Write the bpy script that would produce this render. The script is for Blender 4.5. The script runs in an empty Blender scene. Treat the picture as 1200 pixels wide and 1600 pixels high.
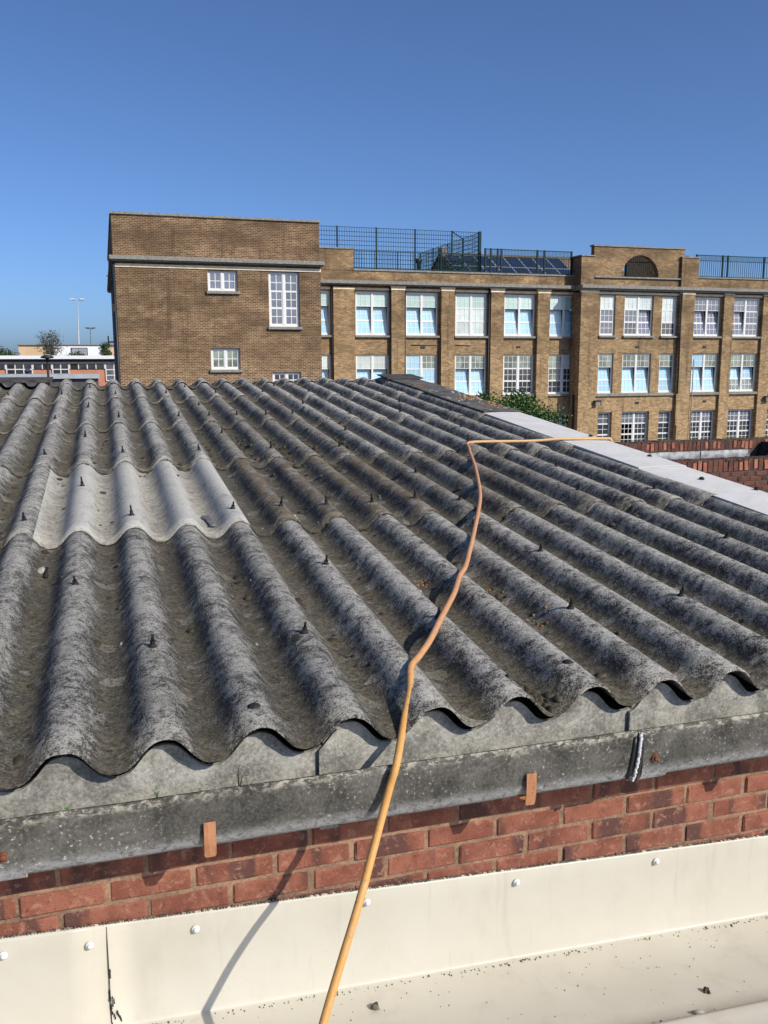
import bpy, bmesh, math, random
import numpy as np
from mathutils import Vector, Matrix, noise
random.seed(7)
R = math.radians
sc = bpy.context.scene
C = sc.collection

# ------------------------------------------------------------------ camera, sky, sun, exposure
cam_d = bpy.data.cameras.new('camera'); cam = bpy.data.objects.new('camera', cam_d); C.objects.link(cam)
YAW, PITCH, ROLL = R(17.2606), R(9.5034), R(-0.1555)
fwd = Vector((math.sin(YAW)*math.cos(PITCH), math.cos(YAW)*math.cos(PITCH), -math.sin(PITCH)))
rt = Vector((math.cos(YAW), -math.sin(YAW), 0)); up = rt.cross(fwd)
r2 = rt*math.cos(ROLL)+up*math.sin(ROLL); u2 = up*math.cos(ROLL)-rt*math.sin(ROLL)
cam.matrix_world = Matrix(((r2.x, u2.x, -fwd.x, 0.349), (r2.y, u2.y, -fwd.y, -1.9893), (r2.z, u2.z, -fwd.z, 0.8502), (0, 0, 0, 1)))
cam_d.sensor_fit = 'AUTO'; cam_d.sensor_width = 36; cam_d.lens = 36*1393.4/1600
cam_d.clip_start = 0.05; cam_d.clip_end = 5000
sc.camera = cam
SUN_AZ, SUN_EL = R(37), R(35)
sv = Vector((math.sin(SUN_AZ)*math.cos(SUN_EL), -math.cos(SUN_AZ)*math.cos(SUN_EL), math.sin(SUN_EL)))
world = bpy.data.worlds.new('World'); sc.world = world; world.use_nodes = True
wn = world.node_tree.nodes; wl = world.node_tree.links
sky = wn.new('ShaderNodeTexSky'); sky.sky_type = 'NISHITA'; sky.sun_disc = False
sky.sun_elevation = SUN_EL; sky.sun_rotation = math.atan2(sv.x, sv.y)
sky.altitude = 0; sky.air_density = 0.6; sky.dust_density = 1.5; sky.ozone_density = 8
wl.new(sky.outputs[0], wn['Background'].inputs[0]); wn['Background'].inputs[1].default_value = 0.15
sun_d = bpy.data.lights.new('sun', 'SUN'); sun = bpy.data.objects.new('sun', sun_d); C.objects.link(sun)
sun_d.energy = 4.6; sun_d.angle = R(0.53); sun_d.color = (1.0, 0.94, 0.84)
sun.rotation_euler = sv.to_track_quat('Z', 'Y').to_euler()
sc.view_settings.view_transform = 'Standard'; sc.view_settings.look = 'None'
sc.view_settings.exposure = 0.0; sc.view_settings.gamma = 1.0; sc.view_settings.use_curve_mapping = False

# ------------------------------------------------------------------ helpers
class NT:
    """small node builder for materials"""
    def __init__(s, name):
        s.m = bpy.data.materials.new(name); s.m.use_nodes = True
        s.t = s.m.node_tree; s.b = s.t.nodes['Principled BSDF']
        s.tc = s.n('ShaderNodeTexCoord'); s.oi = s.n('ShaderNodeObjectInfo')
    def n(s, kind, **kw):
        x = s.t.nodes.new(kind)
        for k, v in kw.items(): setattr(x, k, v)
        return x
    def l(s, a, b): s.t.links.new(a, b)
    def inp(s, node, i, v):
        if isinstance(v, bpy.types.NodeSocket): s.l(v, node.inputs[i])
        else: node.inputs[i].default_value = v
    def math(s, op, a, b=0.0, c=0.0, clamp=False):
        x = s.n('ShaderNodeMath', operation=op, use_clamp=clamp)
        s.inp(x, 0, a); s.inp(x, 1, b); s.inp(x, 2, c); return x.outputs[0]
    def map(s, v, a, b, c=0.0, d=1.0, smooth=True):
        x = s.n('ShaderNodeMapRange', interpolation_type='SMOOTHSTEP' if smooth else 'LINEAR')
        s.inp(x, 0, v); s.inp(x, 1, a); s.inp(x, 2, b); s.inp(x, 3, c); s.inp(x, 4, d); return x.outputs[0]
    def mix(s, f, a, b, blend='MIX'):
        x = s.n('ShaderNodeMix', data_type='RGBA', blend_type=blend)
        s.inp(x, 0, f)
        for i, v in ((6, a), (7, b)):
            if isinstance(v, tuple): v = (*v, 1.0) if len(v) == 3 else v
            s.inp(x, i, v)
        return x.outputs[2]
    def vec(s, scale=(1, 1, 1), src='Object', off=None):
        x = s.n('ShaderNodeMapping'); s.l(s.tc.outputs[src], x.inputs[0]); x.inputs[3].default_value = scale
        if off is not None: s.l(off, x.inputs[1])
        return x.outputs[0]
    def noise(s, vec, scale, detail=4, rough=0.55, dist=0.0, w=None):
        x = s.n('ShaderNodeTexNoise')
        if w is not None:
            x.noise_dimensions = '4D'; s.l(w, x.inputs['W'])
        s.l(vec, x.inputs['Vector']); x.inputs['Scale'].default_value = scale
        x.inputs['Detail'].default_value = detail; x.inputs['Roughness'].default_value = rough
        x.inputs['Distortion'].default_value = dist
        return x.outputs[0]
    def voro(s, vec, scale, feature='F1', out=0):
        x = s.n('ShaderNodeTexVoronoi', feature=feature); s.l(vec, x.inputs['Vector']); x.inputs['Scale'].default_value = scale
        return x.outputs[out]
    def sep(s, vec):
        x = s.n('ShaderNodeSeparateXYZ'); s.l(vec, x.inputs[0]); return x.outputs
    def comb(s, x_, y_, z_):
        x = s.n('ShaderNodeCombineXYZ'); s.inp(x, 0, x_); s.inp(x, 1, y_); s.inp(x, 2, z_); return x.outputs[0]
    def bump(s, h, strength=0.4, dist=0.01):
        x = s.n('ShaderNodeBump'); s.l(h, x.inputs['Height']); x.inputs['Strength'].default_value = strength
        x.inputs['Distance'].default_value = dist; s.l(x.outputs[0], s.b.inputs['Normal'])
    def out(s, col, rough=0.8, spec=0.3, metal=0.0):
        s.inp(s.b, 'Base Color', (*col, 1.0) if isinstance(col, tuple) else col)
        s.inp(s.b, 'Roughness', rough); s.inp(s.b, 'Specular IOR Level', spec); s.inp(s.b, 'Metallic', metal)
        return s.m
M = {}

class MB:
    def __init__(s): s.v = []; s.f = []; s.sm = []
    def add(s, vs, fs, smooth=False):
        o = len(s.v); s.v += [tuple(v) for v in vs]; s.f += [tuple(i+o for i in f) for f in fs]; s.sm += [smooth]*len(fs); return s
    def box(s, x0, x1, y0, y1, z0, z1, tf=None):
        vs = [(x, y, z) for z in (z0, z1) for y in (y0, y1) for x in (x0, x1)]
        if tf: vs = [tf(Vector(v)) for v in vs]
        return s.add(vs, [(0, 2, 3, 1), (4, 5, 7, 6), (0, 1, 5, 4), (2, 6, 7, 3), (0, 4, 6, 2), (1, 3, 7, 5)])
    def prism(s, poly, axis, a, b):
        """poly: 2-D outline, extruded along axis from a to b"""
        def p(q, t): return (t, q[0], q[1]) if axis == 0 else (q[0], t, q[1]) if axis == 1 else (q[0], q[1], t)
        n = len(poly)
        vs = [p(q, a) for q in poly]+[p(q, b) for q in poly]
        fs = [tuple(range(n))[::-1], tuple(range(n, 2*n))]+[(i, (i+1) % n, n+(i+1) % n, n+i) for i in range(n)]
        return s.add(vs, fs)
    def tube(s, pts, rad, seg=8, cap=True, smooth=True):
        pts = [Vector(p) for p in pts]; n = len(pts)
        rr = rad if isinstance(rad, (list, tuple)) else [rad]*n
        vs = []; nrm = None
        for i, p in enumerate(pts):
            t = (pts[min(i+1, n-1)]-pts[max(i-1, 0)]).normalized()
            if nrm is None:
                nrm = t.cross(Vector((0, 0, 1)))
                if nrm.length < .01: nrm = t.cross(Vector((1, 0, 0)))
            nrm = (nrm-t*nrm.dot(t)).normalized(); bn = t.cross(nrm)
            for k in range(seg):
                a = 2*math.pi*k/seg; vs.append(p+(nrm*math.cos(a)+bn*math.sin(a))*rr[i])
        fs = [(i*seg+k, i*seg+(k+1) % seg, (i+1)*seg+(k+1) % seg, (i+1)*seg+k) for i in range(n-1) for k in range(seg)]
        s.add(vs, fs, smooth)
        if cap:
            o = len(s.v)-len(vs)
            s.f += [tuple(o+k for k in range(seg))[::-1], tuple(o+(n-1)*seg+k for k in range(seg))]; s.sm += [False]*2
        return s
    def lathe(s, prof, cx, cy, seg=12, smooth=True):
        """prof: list of (radius, z) revolved about a vertical axis"""
        vs = [(cx+r*math.cos(2*math.pi*k/seg), cy+r*math.sin(2*math.pi*k/seg), z) for r, z in prof for k in range(seg)]
        fs = [(i*seg+k, i*seg+(k+1) % seg, (i+1)*seg+(k+1) % seg, (i+1)*seg+k) for i in range(len(prof)-1) for k in range(seg)]
        fs += [tuple(range(seg))[::-1], tuple((len(prof)-1)*seg+k for k in range(seg))]
        return s.add(vs, fs, smooth)
    def mesh(s, name, mat, org=(0, 0, 0)):
        me = bpy.data.meshes.new(name)
        me.from_pydata([(v[0]-org[0], v[1]-org[1], v[2]-org[2]) for v in s.v], [], s.f)
        me.polygons.foreach_set('use_smooth', s.sm); me.materials.append(M[mat] if isinstance(mat, str) else mat); me.update()
        return me
    def build(s, name, mat, parent=None, org=None):
        """one mesh object; vertices are given in the scene's frame, the thing's own origin is taken off"""
        if org is None: org = ORG.get(parent.name, (0, 0, 0)) if parent else (0, 0, 0)
        o = bpy.data.objects.new(name, s.mesh(name, mat, org)); C.objects.link(o)
        if parent: o.parent = parent; ORG[o.name] = org
        return o
ORG = {}
def tag(o, label=None, cat=None, group=None, kind=None):
    for k, v in (('label', label), ('category', cat), ('group', group), ('kind', kind)):
        if v: o[k] = v
    return o
def thing(name, loc, label, cat, group=None):
    o = bpy.data.objects.new(name, None); C.objects.link(o); o.location = loc; o.empty_display_size = .2
    ORG[o.name] = loc; return tag(o, label, cat, group)
def inst(name, me, parent, loc, rot=(0, 0, 0), scale=(1, 1, 1)):
    o = bpy.data.objects.new(name, me); C.objects.link(o); o.parent = parent
    o.location = loc; o.rotation_euler = rot; o.scale = scale; return o

# ------------------------------------------------------------------ materials
P, X0 = 0.2225, -0.005          # corrugation pitch and the first crest
def asbestos(name, dark, light, valley, dirt=1.0, lift=0.0, ochre=0.0, grit=1.0):
    t = NT(name); v = t.vec(); x, y, z = t.sep(v)
    w = t.math('MULTIPLY', t.oi.outputs['Random'], 37.0)
    c = t.math('COSINE', t.math('MULTIPLY', t.math('SUBTRACT', x, X0), 2*math.pi/P))
    c = t.math('ADD', c, t.map(t.noise(v, 14, 5), .3, .7, -.35, .35, False))
    va = t.vec((1.0, 1.15, 1.0))
    n1 = t.noise(va, 30, 10, .74, .35, w); n2 = t.noise(v, 4, 4, .5, 0, w); n3 = t.noise(va, 210, 4, .65)
    f = t.math('ADD', t.math('ADD', t.math('MULTIPLY', c, .10), n1), t.math('MULTIPLY', t.math('SUBTRACT', n2, .5), .35))
    f = t.math('ADD', f, t.math('ADD', t.math('MULTIPLY', t.math('SUBTRACT', n3, .5), .85), lift))
    col = t.mix(t.map(f, .36, .68), dark, light)
    vm = t.math('MULTIPLY', t.map(c, .1, -.85), t.map(t.noise(v, 13, 8, .66, .3, w), .32, .62, .25, 1.0))
    col = t.mix(t.math('MULTIPLY', vm, dirt), col, t.mix(t.map(t.noise(va, 60, 9, .78), .36, .66), tuple(k*.75 for k in valley), tuple(k*2.3 for k in valley)))
    if ochre:
        om = t.math('MULTIPLY', t.map(c, -.2, .9), t.map(t.noise(v, 11, 6, .65), .36, .62))
        col = t.mix(t.math('MULTIPLY', om, ochre), col, t.mix(t.noise(v, 90, 5, .7), (.12, .078, .033), (.30, .20, .085)))
    # dark lichen dabs, pale lichen specks, white scale
    dk = t.map(t.noise(t.vec((1, 1.25, 1)), 62, 6, .62, .9), .575, .66)
    col = t.mix(t.math('MULTIPLY', dk, .78*grit), col, (.03, .03, .03))
    sp = t.math('MULTIPLY', t.map(t.noise(v, 150, 3, .6, .3), .62, .70), t.map(t.noise(v, 7, 3), .42, .6))
    col = t.mix(t.math('MULTIPLY', sp, .65), col, (.52, .50, .45))
    vd = t.noise(v, 40, 4, .6)                                    # lichen rosettes
    wv = t.n('ShaderNodeVectorMath', operation='ADD'); t.l(v, wv.inputs[0]); t.l(t.comb(t.math('MULTIPLY', vd, .03), t.math('MULTIPLY', vd, -.02), 0.0), wv.inputs[1])
    vr = t.n('ShaderNodeTexVoronoi'); t.l(wv.outputs[0], vr.inputs['Vector']); vr.inputs['Scale'].default_value = 17
    cr = t.n('ShaderNodeSeparateColor'); t.l(vr.outputs['Color'], cr.inputs[0])
    ro = t.math('MULTIPLY', t.map(vr.outputs['Distance'], t.math('MULTIPLY', cr.outputs[1], .42), .08), t.math('GREATER_THAN', cr.outputs[0], .72))
    ro = t.math('MULTIPLY', ro, t.map(t.noise(va, 130, 5, .7), .38, .58))
    col = t.mix(t.math('MULTIPLY', ro, .6*grit), col, t.mix(cr.outputs[2], (.56, .54, .47), (.36, .34, .26)))
    og = t.math('MULTIPLY', t.map(t.noise(v, 30, 5, .6, .6), .70, .75), .7)
    col = t.mix(og, col, (.22, .13, .045))
    col = t.mix(t.map(t.oi.outputs['Random'], 0, 1, 0.0, .22, False), col, (.06, .06, .058))
    h = t.math('ADD', t.math('ADD', t.noise(va, 60, 8, .72, .4), t.math('MULTIPLY', n3, .5)), t.math('MULTIPLY', dk, -.25))
    t.bump(h, 1.0*grit, .014)
    return t.out(col, .95, .15)
M['sheet'] = asbestos('weathered_asbestos', (.048, .046, .043), (.60, .57, .505), (.115, .100, .072), lift=-.03)
M['sheet_light'] = asbestos('clean_asbestos', (.20, .19, .17), (.60, .58, .52), (.30, .265, .20), .5, .10, grit=.65)
M['sheet_ochre'] = asbestos('ochre_asbestos', (.055, .053, .050), (.40, .375, .33), (.105, .093, .072), lift=-.06, ochre=.75)
M['sheet_tan'] = asbestos('tan_asbestos', (.055, .054, .052), (.48, .46, .41), (.10, .088, .066), lift=-.045, ochre=.38)

def cement(name, a, b, spots=.6, pale=None, zr=None):
    t = NT(name); v = t.vec(src='Object')
    n1 = t.noise(v, 9, 7, .65, .4); n2 = t.noise(v, 120, 6, .7); x, y, z = t.sep(v)
    col = t.mix(t.map(t.math('ADD', t.math('MULTIPLY', n1, .65), t.math('MULTIPLY', n2, .50)), .40, .76), a, b)
    if zr:
        pm = t.math('MULTIPLY', t.map(z, zr[0], zr[1]), t.map(t.noise(t.vec((1, 1, 1.2)), 55, 9, .75, .4), .30, .56))
        col = t.mix(t.math('MULTIPLY', pm, .85), col, pale)
        pm2 = t.math('MULTIPLY', t.map(z, zr[2], zr[3]), t.map(t.noise(t.vec((1, 1, 2)), 34, 9, .75, .4), .45, .62))
        col = t.mix(t.math('MULTIPLY', pm2, .8), col, (.50, .46, .36))
    sp = t.math('MULTIPLY', t.map(t.noise(v, 120, 3, .6, .3), .62, .70), t.map(t.noise(v, 8, 3), .40, .6))
    col = t.mix(t.math('MULTIPLY', sp, spots), col, (.60, .58, .50))
    dk = t.map(t.noise(v, 45, 6, .7, .5), .60, .70)
    col = t.mix(t.math('MULTIPLY', dk, .6), col, (.035, .033, .03))
    t.bump(t.math('ADD', n2, t.math('MULTIPLY', t.noise(v, 40, 6, .7), .8)), .35, .006)
    return t.out(col, .92, .15)
M['gutter'] = cement('gutter_cement', (.036, .034, .029), (.150, .141, .123), .8, (.50, .50, .49), (.052, .0, .112, .137))
M['closure'] = cement('closure_cement', (.135, .13, .112), (.47, .45, .385), .35)
M['cap_moss'] = cement('mossy_capping', (.045, .042, .038), (.17, .16, .145), .9)
M['stone'] = cement('weathered_stone', (.16, .15, .135), (.34, .32, .28), .2)
M['ridge'] = cement('ridge_cement', (.035, .034, .031), (.10, .095, .085), .3)

def simple(name, col, rough=.6, spec=.4, metal=0, var=.25, scale=8, bump=0.0, bs=60):
    t = NT(name); n = t.noise(t.vec(), scale, 5, .6)
    c = t.mix(t.map(n, .3, .7), tuple(k*(1-var) for k in col), tuple(min(1, k*(1+var)) for k in col))
    if bump: t.bump(t.noise(t.vec(), bs, 5, .6), bump, .01)
    return t.out(c, rough, spec, metal)
M['bolt'] = simple('rusted_bolt', (.022, .018, .016), .75, .3, 0, .4, 90)
M['rust'] = simple('rust', (.16, .06, .03), .85, .2, 0, .5, 120, .4, 200)
M['black'] = simple('black_sealant', (.012, .012, .013), .45, .5)
M['sealant'] = simple('grey_sealant', (.13, .12, .10), .7, .3, 0, .6, 60, .6, 120)
M['sealant_white'] = simple('white_sealant', (.55, .55, .53), .6, .3, 0, .35, 220)
M['white'] = simple('white_paint', (.72, .71, .68), .45, .4, 0, .05)
M['dark_metal'] = simple('dark_metal', (.02, .022, .025), .5, .4)
M['green_steel'] = simple('dark_green_steel', (.012, .036, .036), .6, .15)
M['grey_metal'] = simple('galvanised', (.42, .44, .45), .5, .4, .3, .12, 3)
M['lead'] = simple('lead_sheet', (.23, .24, .25), .55, .4, 0, .55, 7)
M['felt'] = simple('roof_felt', (.03, .03, .032), .9, .2, 0, .4, 12, .3, 80)
M['stone_pale'] = simple('pale_stone', (.78, .66, .47), .85, .2, 0, .15, 3)
M['tile'] = simple('brown_roof', (.15, .105, .065), .9, .2, 0, .35, 3, .3, 20)
M['bark_dark'] = simple('dark_boards', (.045, .036, .028), .9, .1, 0, .4, 6)
M['interior'] = simple('dark_room', (.035, .033, .03), .9, .1)  # near-black colour stands in for the darkness of unlit rooms
M['bark'] = simple('bark', (.10, .085, .07), .95, .1, 0, .4, 20, .4, 40)
M['ground'] = simple('tarmac_ground', (.09, .09, .085), .95, .1, 0, .3, .3)

def verge_metal():
    t = NT('verge_metal'); n = t.noise(t.vec(), 5, 6, .6); 
    col = t.mix(t.map(n, .3, .7), (.60, .58, .535), (.66, .64, .60))
    dust = t.map(t.noise(t.vec(), 60, 7, .7), .58, .72, 0, .3)
    col = t.mix(dust, col, (.40, .38, .34))
    t.bump(t.noise(t.vec(), 5, 4), .35, .03)
    return t.out(col, .6, .2)
M['verge'] = verge_metal()

def cream():
    t = NT('cream_coated_metal'); v = t.vec(); x, y, z = t.sep(v)
    col = t.mix(t.map(t.noise(v, 3, 6, .6, .3), .3, .7), (.53, .490, .395), (.575, .54, .445))
    ds = t.math('MULTIPLY', t.map(t.noise(t.vec((1, 1, .5)), 9, 8, .7), .48, .75), .35)
    sole = t.map(y, .07, -.15)                                  # the sole is more mottled and tinted darker than the upstand
    col = t.mix(t.math('MULTIPLY', t.math('ADD', t.math('MULTIPLY', ds, .6), t.math('MULTIPLY', ds, sole)), 1.0), col, (.34, .30, .235))
    rn = t.math('MULTIPLY', t.map(t.noise(t.vec((1, 1, .06)), 26, 6, .65), .56, .74), t.map(y, .0, .06))
    col = t.mix(t.math('MULTIPLY', rn, .28), col, (.36, .32, .25))
    col = t.mix(t.math('MULTIPLY', sole, .38), col, (.42, .38, .315))
    sp = t.math('MULTIPLY', t.map(t.voro(v, 60), .10, .05), t.map(t.noise(v, 6, 3), .56, .66))
    col = t.mix(t.math('MULTIPLY', sp, .6), col, (.20, .17, .12))
    t.bump(t.noise(t.vec((.6, 1, 1)), 3.5, 3), .12, .02)
    return t.out(col, .42, .4)
M['cream'] = cream()

def red_brick(name, cols, dust=.35):
    t = NT(name); w = t.math('MULTIPLY', t.oi.outputs['Random'], 91.0); v = t.vec()
    a, b, c, d = cols
    col = t.mix(t.map(t.noise(v, 11, 5, .6, .2, w), .38, .62), a, b)
    col = t.mix(t.map(t.noise(t.vec((1, 1, .25)), 9, 3, .5, 0, t.math('ADD', w, 7.0)), .52, .60), col, c)
    col = t.mix(t.math('MULTIPLY', t.map(t.noise(v, 45, 7, .7, .6, w), .52, .66), dust), col, d)
    col = t.mix(t.math('MULTIPLY', t.map(t.noise(v, 130, 4, .6, 0, w), .58, .68), .55), col, (.05, .025, .02))
    t.bump(t.math('ADD', t.noise(v, 70, 8, .7, .3, w), t.math('MULTIPLY', t.noise(v, 240, 3), .5)), .6, .005)
    return t.out(col, .92, .15)
M['brick'] = red_brick('red_brick', ((.195, .070, .046), (.295, .115, .074), (.110, .052, .043), (.42, .23, .15)), .6)
M['brick_old'] = red_brick('spalled_brick', ((.115, .052, .040), (.165, .070, .050), (.065, .040, .036), (.32, .17, .115)), .45)
M['brick_face'] = red_brick('spalled_face', ((.34, .130, .080), (.44, .18, .11), (.28, .11, .07), (.50, .29, .20)), .35)
M['mortar'] = cement('mortar', (.15, .095, .062), (.38, .235, .15), .1)
M['mortar_dark'] = cement('old_mortar', (.055, .045, .04), (.16, .13, .11), .2)

def school_brick(name, c1, c2, mort, soot, z_lo, z_hi):
    t = NT(name); g = t.n('ShaderNodeNewGeometry'); x, y, z = t.sep(g.outputs['Position'])
    uv = t.comb(t.math('ADD', x, y), z, 0.0)
    b = t.n('ShaderNodeTexBrick'); t.l(uv, b.inputs['Vector']); b.inputs['Scale'].default_value = 1.0
    b.inputs['Mortar Size'].default_value = .0125; b.inputs['Mortar Smooth'].default_value = .3; b.inputs['Bias'].default_value = .1
    b.inputs['Brick Width'].default_value = .21; b.inputs['Row Height'].default_value = .07
    b.inputs['Color1'].default_value = (*c1, 1); b.inputs['Color2'].default_value = (*c2, 1); b.inputs['Mortar'].default_value = (*mort, 1)
    pos = g.outputs['Position']
    def ns(s, d, r=.6, sc_=(1, 1, 1)):
        m = t.n('ShaderNodeMapping'); t.l(pos, m.inputs[0]); m.inputs[3].default_value = sc_; return t.noise(m.outputs[0], s, d, r)
    col = b.outputs[0]
    br = t.map(ns(3.2, 4, .7, (1, 1, 2.2)), .35, .68)              # courses fired darker
    col = t.mix(t.math('MULTIPLY', br, .45), col, tuple(k*.42 for k in c2))
    so = t.math('MULTIPLY', t.map(z, z_lo, z_hi, .12, .9), t.map(ns(.55, 5, .6, (1, 1, 2.5)), .28, .66, .25, 1.0))
    col = t.mix(so, col, t.mix(.82, col, soot))
    dr = t.math('MULTIPLY', t.map(ns(1.0, 5, .6, (3.2, 3.2, .22)), .54, .72), .55)      # soot runs
    col = t.mix(dr, col, soot)
    ef = t.map(ns(.9, 5, .65, (.6, 1, 3)), .62, .72)
    col = t.mix(t.math('MULTIPLY', ef, .25), col, (.50, .40, .26))
    t.bump(b.outputs[1], -.25, .01)
    return t.out(col, .95, .1)
M['stock_brick'] = school_brick('yellow_stock_brick', (.60, .395, .200), (.25, .150, .072), (.56, .415, .245), (.085, .058, .036), -3.0, 5.0)
M['stock_brick_block'] = school_brick('brown_stock_brick', (.33, .20, .105), (.125, .073, .038), (.60, .43, .265), (.075, .047, .029), -1.2, 2.6)

def glass(name, col, rough=.08, spec=.6, var=.2):
    t = NT(name); w = t.math('MULTIPLY', t.oi.outputs['Random'], 53.0)
    n = t.noise(t.vec(), 1.4, 3, .5, .4, w)
    c = t.mix(t.map(n, .3, .7), tuple(k*(1-var) for k in col), tuple(min(1, k*(1+var)) for k in col))
    c = t.mix(t.map(t.oi.outputs['Random'], .35, 1.0, 0, .45, False), c, tuple(k*.5 for k in col))
    t.b.inputs['IOR'].default_value = 1.6
    return t.out(c, rough, spec)
M['g_dark'] = glass('dark_pane', (.045, .048, .06), .06, .8, .5)
M['g_lav'] = glass('lavender_sky_pane', (.15, .16, .20), .06, .8, .25)  # mirrored sky and dim room mixed into the base colour
M['g_green'] = glass('tree_tinted_pane', (.20, .245, .20), .1, .6, .55)  # reflected trees put into the base colour
M['g_mint'] = glass('mint_blind_pane', (.52, .70, .64), .2, .5, .06)
M['g_blue'] = glass('sky_tinted_film_pane', (.40, .66, .80), .15, .5, .07)  # light blue base carries the sky mirrored in the film
M['g_pale'] = glass('pale_blind_pane', (.62, .70, .66), .2, .5, .12)
M['solar'] = glass('solar_cells', (.016, .024, .05), .25, .5, .2)
M['white_cap'] = simple('white_fascia', (.78, .79, .80), .5, .4, 0, .05)
M['orange'] = simple('orange_brick_panel', (.52, .235, .145), .85, .2, 0, .1, 2)
M['charcoal'] = simple('charcoal_cladding', (.07, .072, .08), .6, .3)
M['beige'] = simple('beige_render', (.60, .43, .26), .9, .2, 0, .08, .3)

def hose_mat():
    t = NT('orange_hose'); g = t.n('ShaderNodeNewGeometry'); x, y, z = t.sep(g.outputs['Position'])
    v = t.vec()
    a = t.mix(t.map(y, -.05, .45), (.58, .30, .085), (.52, .25, .115))
    a = t.mix(t.map(x, 2.64, 2.75), a, (.62, .39, .17))            # the last length is a paler hose
    a = t.mix(t.map(t.noise(v, 35, 6, .7), .45, .72, 0, .45), a, (.60, .40, .24))
    a = t.mix(t.map(t.noise(v, 90, 5, .7), .56, .70, 0, .75), a, (.24, .13, .07))
    t.bump(t.noise(v, 140, 4), .2, .003)
    return t.out(a, .55, .35)
M['hose'] = hose_mat()
def leaf(name, col, var=.5):
    t = NT(name); g = t.n('ShaderNodeNewGeometry')
    r_ = g.outputs['Random Per Island']
    c = t.mix(r_, tuple(k*(1-var) for k in col), tuple(k*(1+var) for k in col))
    t.inp(t.b, 'Transmission Weight', 0.0)
    return t.out(c, .6, .3)
M['leaf'] = leaf('shrub_leaf', (.085, .155, .042), .7)
M['leaf_grey'] = leaf('far_leaf', (.14, .14, .10), .35)
M['leaf_far'] = leaf('far_green_leaf', (.10, .15, .06), .4)
M['moss'] = leaf('moss_clump', (.055, .045, .025), .5)
M['grit'] = leaf('grit_speck', (.10, .085, .06), .6)
M['lichen'] = leaf('orange_lichen_flake', (.26, .13, .035), .35)
M['pale_lichen'] = leaf('pale_lichen_flake', (.34, .33, .28), .4)
M['copper'] = None
def copper():
    t = NT('copper_brown_strap'); v = t.vec((1, 1, .3))
    c = t.mix(t.map(t.noise(v, 60, 6, .7), .35, .65), (.36, .15, .07), (.47, .22, .11))
    c = t.mix(t.map(t.noise(t.vec(), 90, 6, .7), .58, .66), c, (.16, .08, .05))
    return t.out(c, .65, .3)
M['copper'] = copper()

# ------------------------------------------------------------------ setting: the ground
g = MB().box(-1500, 1500, -400, 2600, -6.6, -6.0).build('ground', 'ground'); tag(g, kind='structure')

# ------------------------------------------------------------------ the corrugated roof
SL = R(5.085)
roof = thing('corrugated_roof', (0, 0, 0), 'low pitched grey corrugated asbestos roof with lichen and rusty hook bolts', 'roof')
roof.rotation_euler = (SL, 0, 0)
A = .0350
def prof(x):
    a = 2*math.pi*(x-X0)/P
    return A*(math.cos(a)-.065*math.cos(3*a))/.935-A-.010
ROWS = [(0.0, 2.0), (1.868, 3.46), (3.331, 4.93), (4.803, 6.42), (6.292, 7.72)]
COLS = [(-8, -4), (-4, 0), (0, 4), (4, 8), (8, 12), (12, 15)]
TH = .007
def sheet_mesh(x0, x1, s0, s1, mat, ns=13, seed=0, dn=0.0):
    nx = int((x1-x0)/P*18)+1
    top = []; 
    for j in range(ns+1):
        tj = j/ns
        for i in range(nx+1):
            ti = i/nx; x = x0+(x1-x0)*ti; s = s0+(s1-s0)*tj
            if j == 0: s += (noise.noise((x*28, seed*7.3, 0))*.005+noise.noise((x*90, seed*3.1, 4))*.003)
            if i == nx: x += noise.noise((s*9, seed*5.1, 9))*.003
            n = prof(x)+0.013*(1-tj)+.0075*ti+dn
            n += noise.noise((x*1.3, s*.9, seed*.37))*.0035+noise.noise((x*12, s*4, seed*.37))*.0012
            top.append((x, s, n))
    bot = [(x, s, n-TH) for x, s, n in top]; w = nx+1; N = len(top)
    fs = []
    for j in range(ns):
        for i in range(nx):
            a = j*w+i; fs.append((a, a+1, a+w+1, a+w))
    k = len(fs); fs += [tuple(q+N for q in f)[::-1] for f in fs]
    edge = [i for i in range(w)]+[j*w+nx for j in range(1, ns+1)]+[ns*w+i for i in range(nx-1, -1, -1)]+[j*w for j in range(ns-1, 0, -1)]
    m = MB(); m.add(top+bot, fs, True)
    E_ = [(edge[(q+1) % len(edge)], edge[q], edge[q]+N, edge[(q+1) % len(edge)]+N) for q in range(len(edge))]
    m.f += E_; m.sm += [False]*len(E_)
    return m
sheets = {}
for r, (s0, s1) in enumerate(ROWS):
    for c, (k0, k1) in enumerate(COLS):
        x0 = X0+(k0-.30)*P; x1 = X0+(k1+.20)*P
        if k1 == 15: x1 = X0+15.35*P
        mat = 'sheet'
        if r == 1 and k0 == 0: mat = 'sheet_light'
        if r == 1 and k0 == 4: mat = 'sheet_ochre'
        if (r, k0) in ((2, 4), (3, 4), (1, 8)): mat = 'sheet_tan'
        o = sheet_mesh(x0, x1, s0, s1, mat, seed=r*7+c).build('corrugated_sheet', mat, roof)
        if mat == 'sheet_light': o['label'] = 'pale clean replacement sheet'
        if mat == 'sheet_ochre': o['label'] = 'sheet with ochre moss on its crests'
        sheets[(r, k0)] = o
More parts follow.
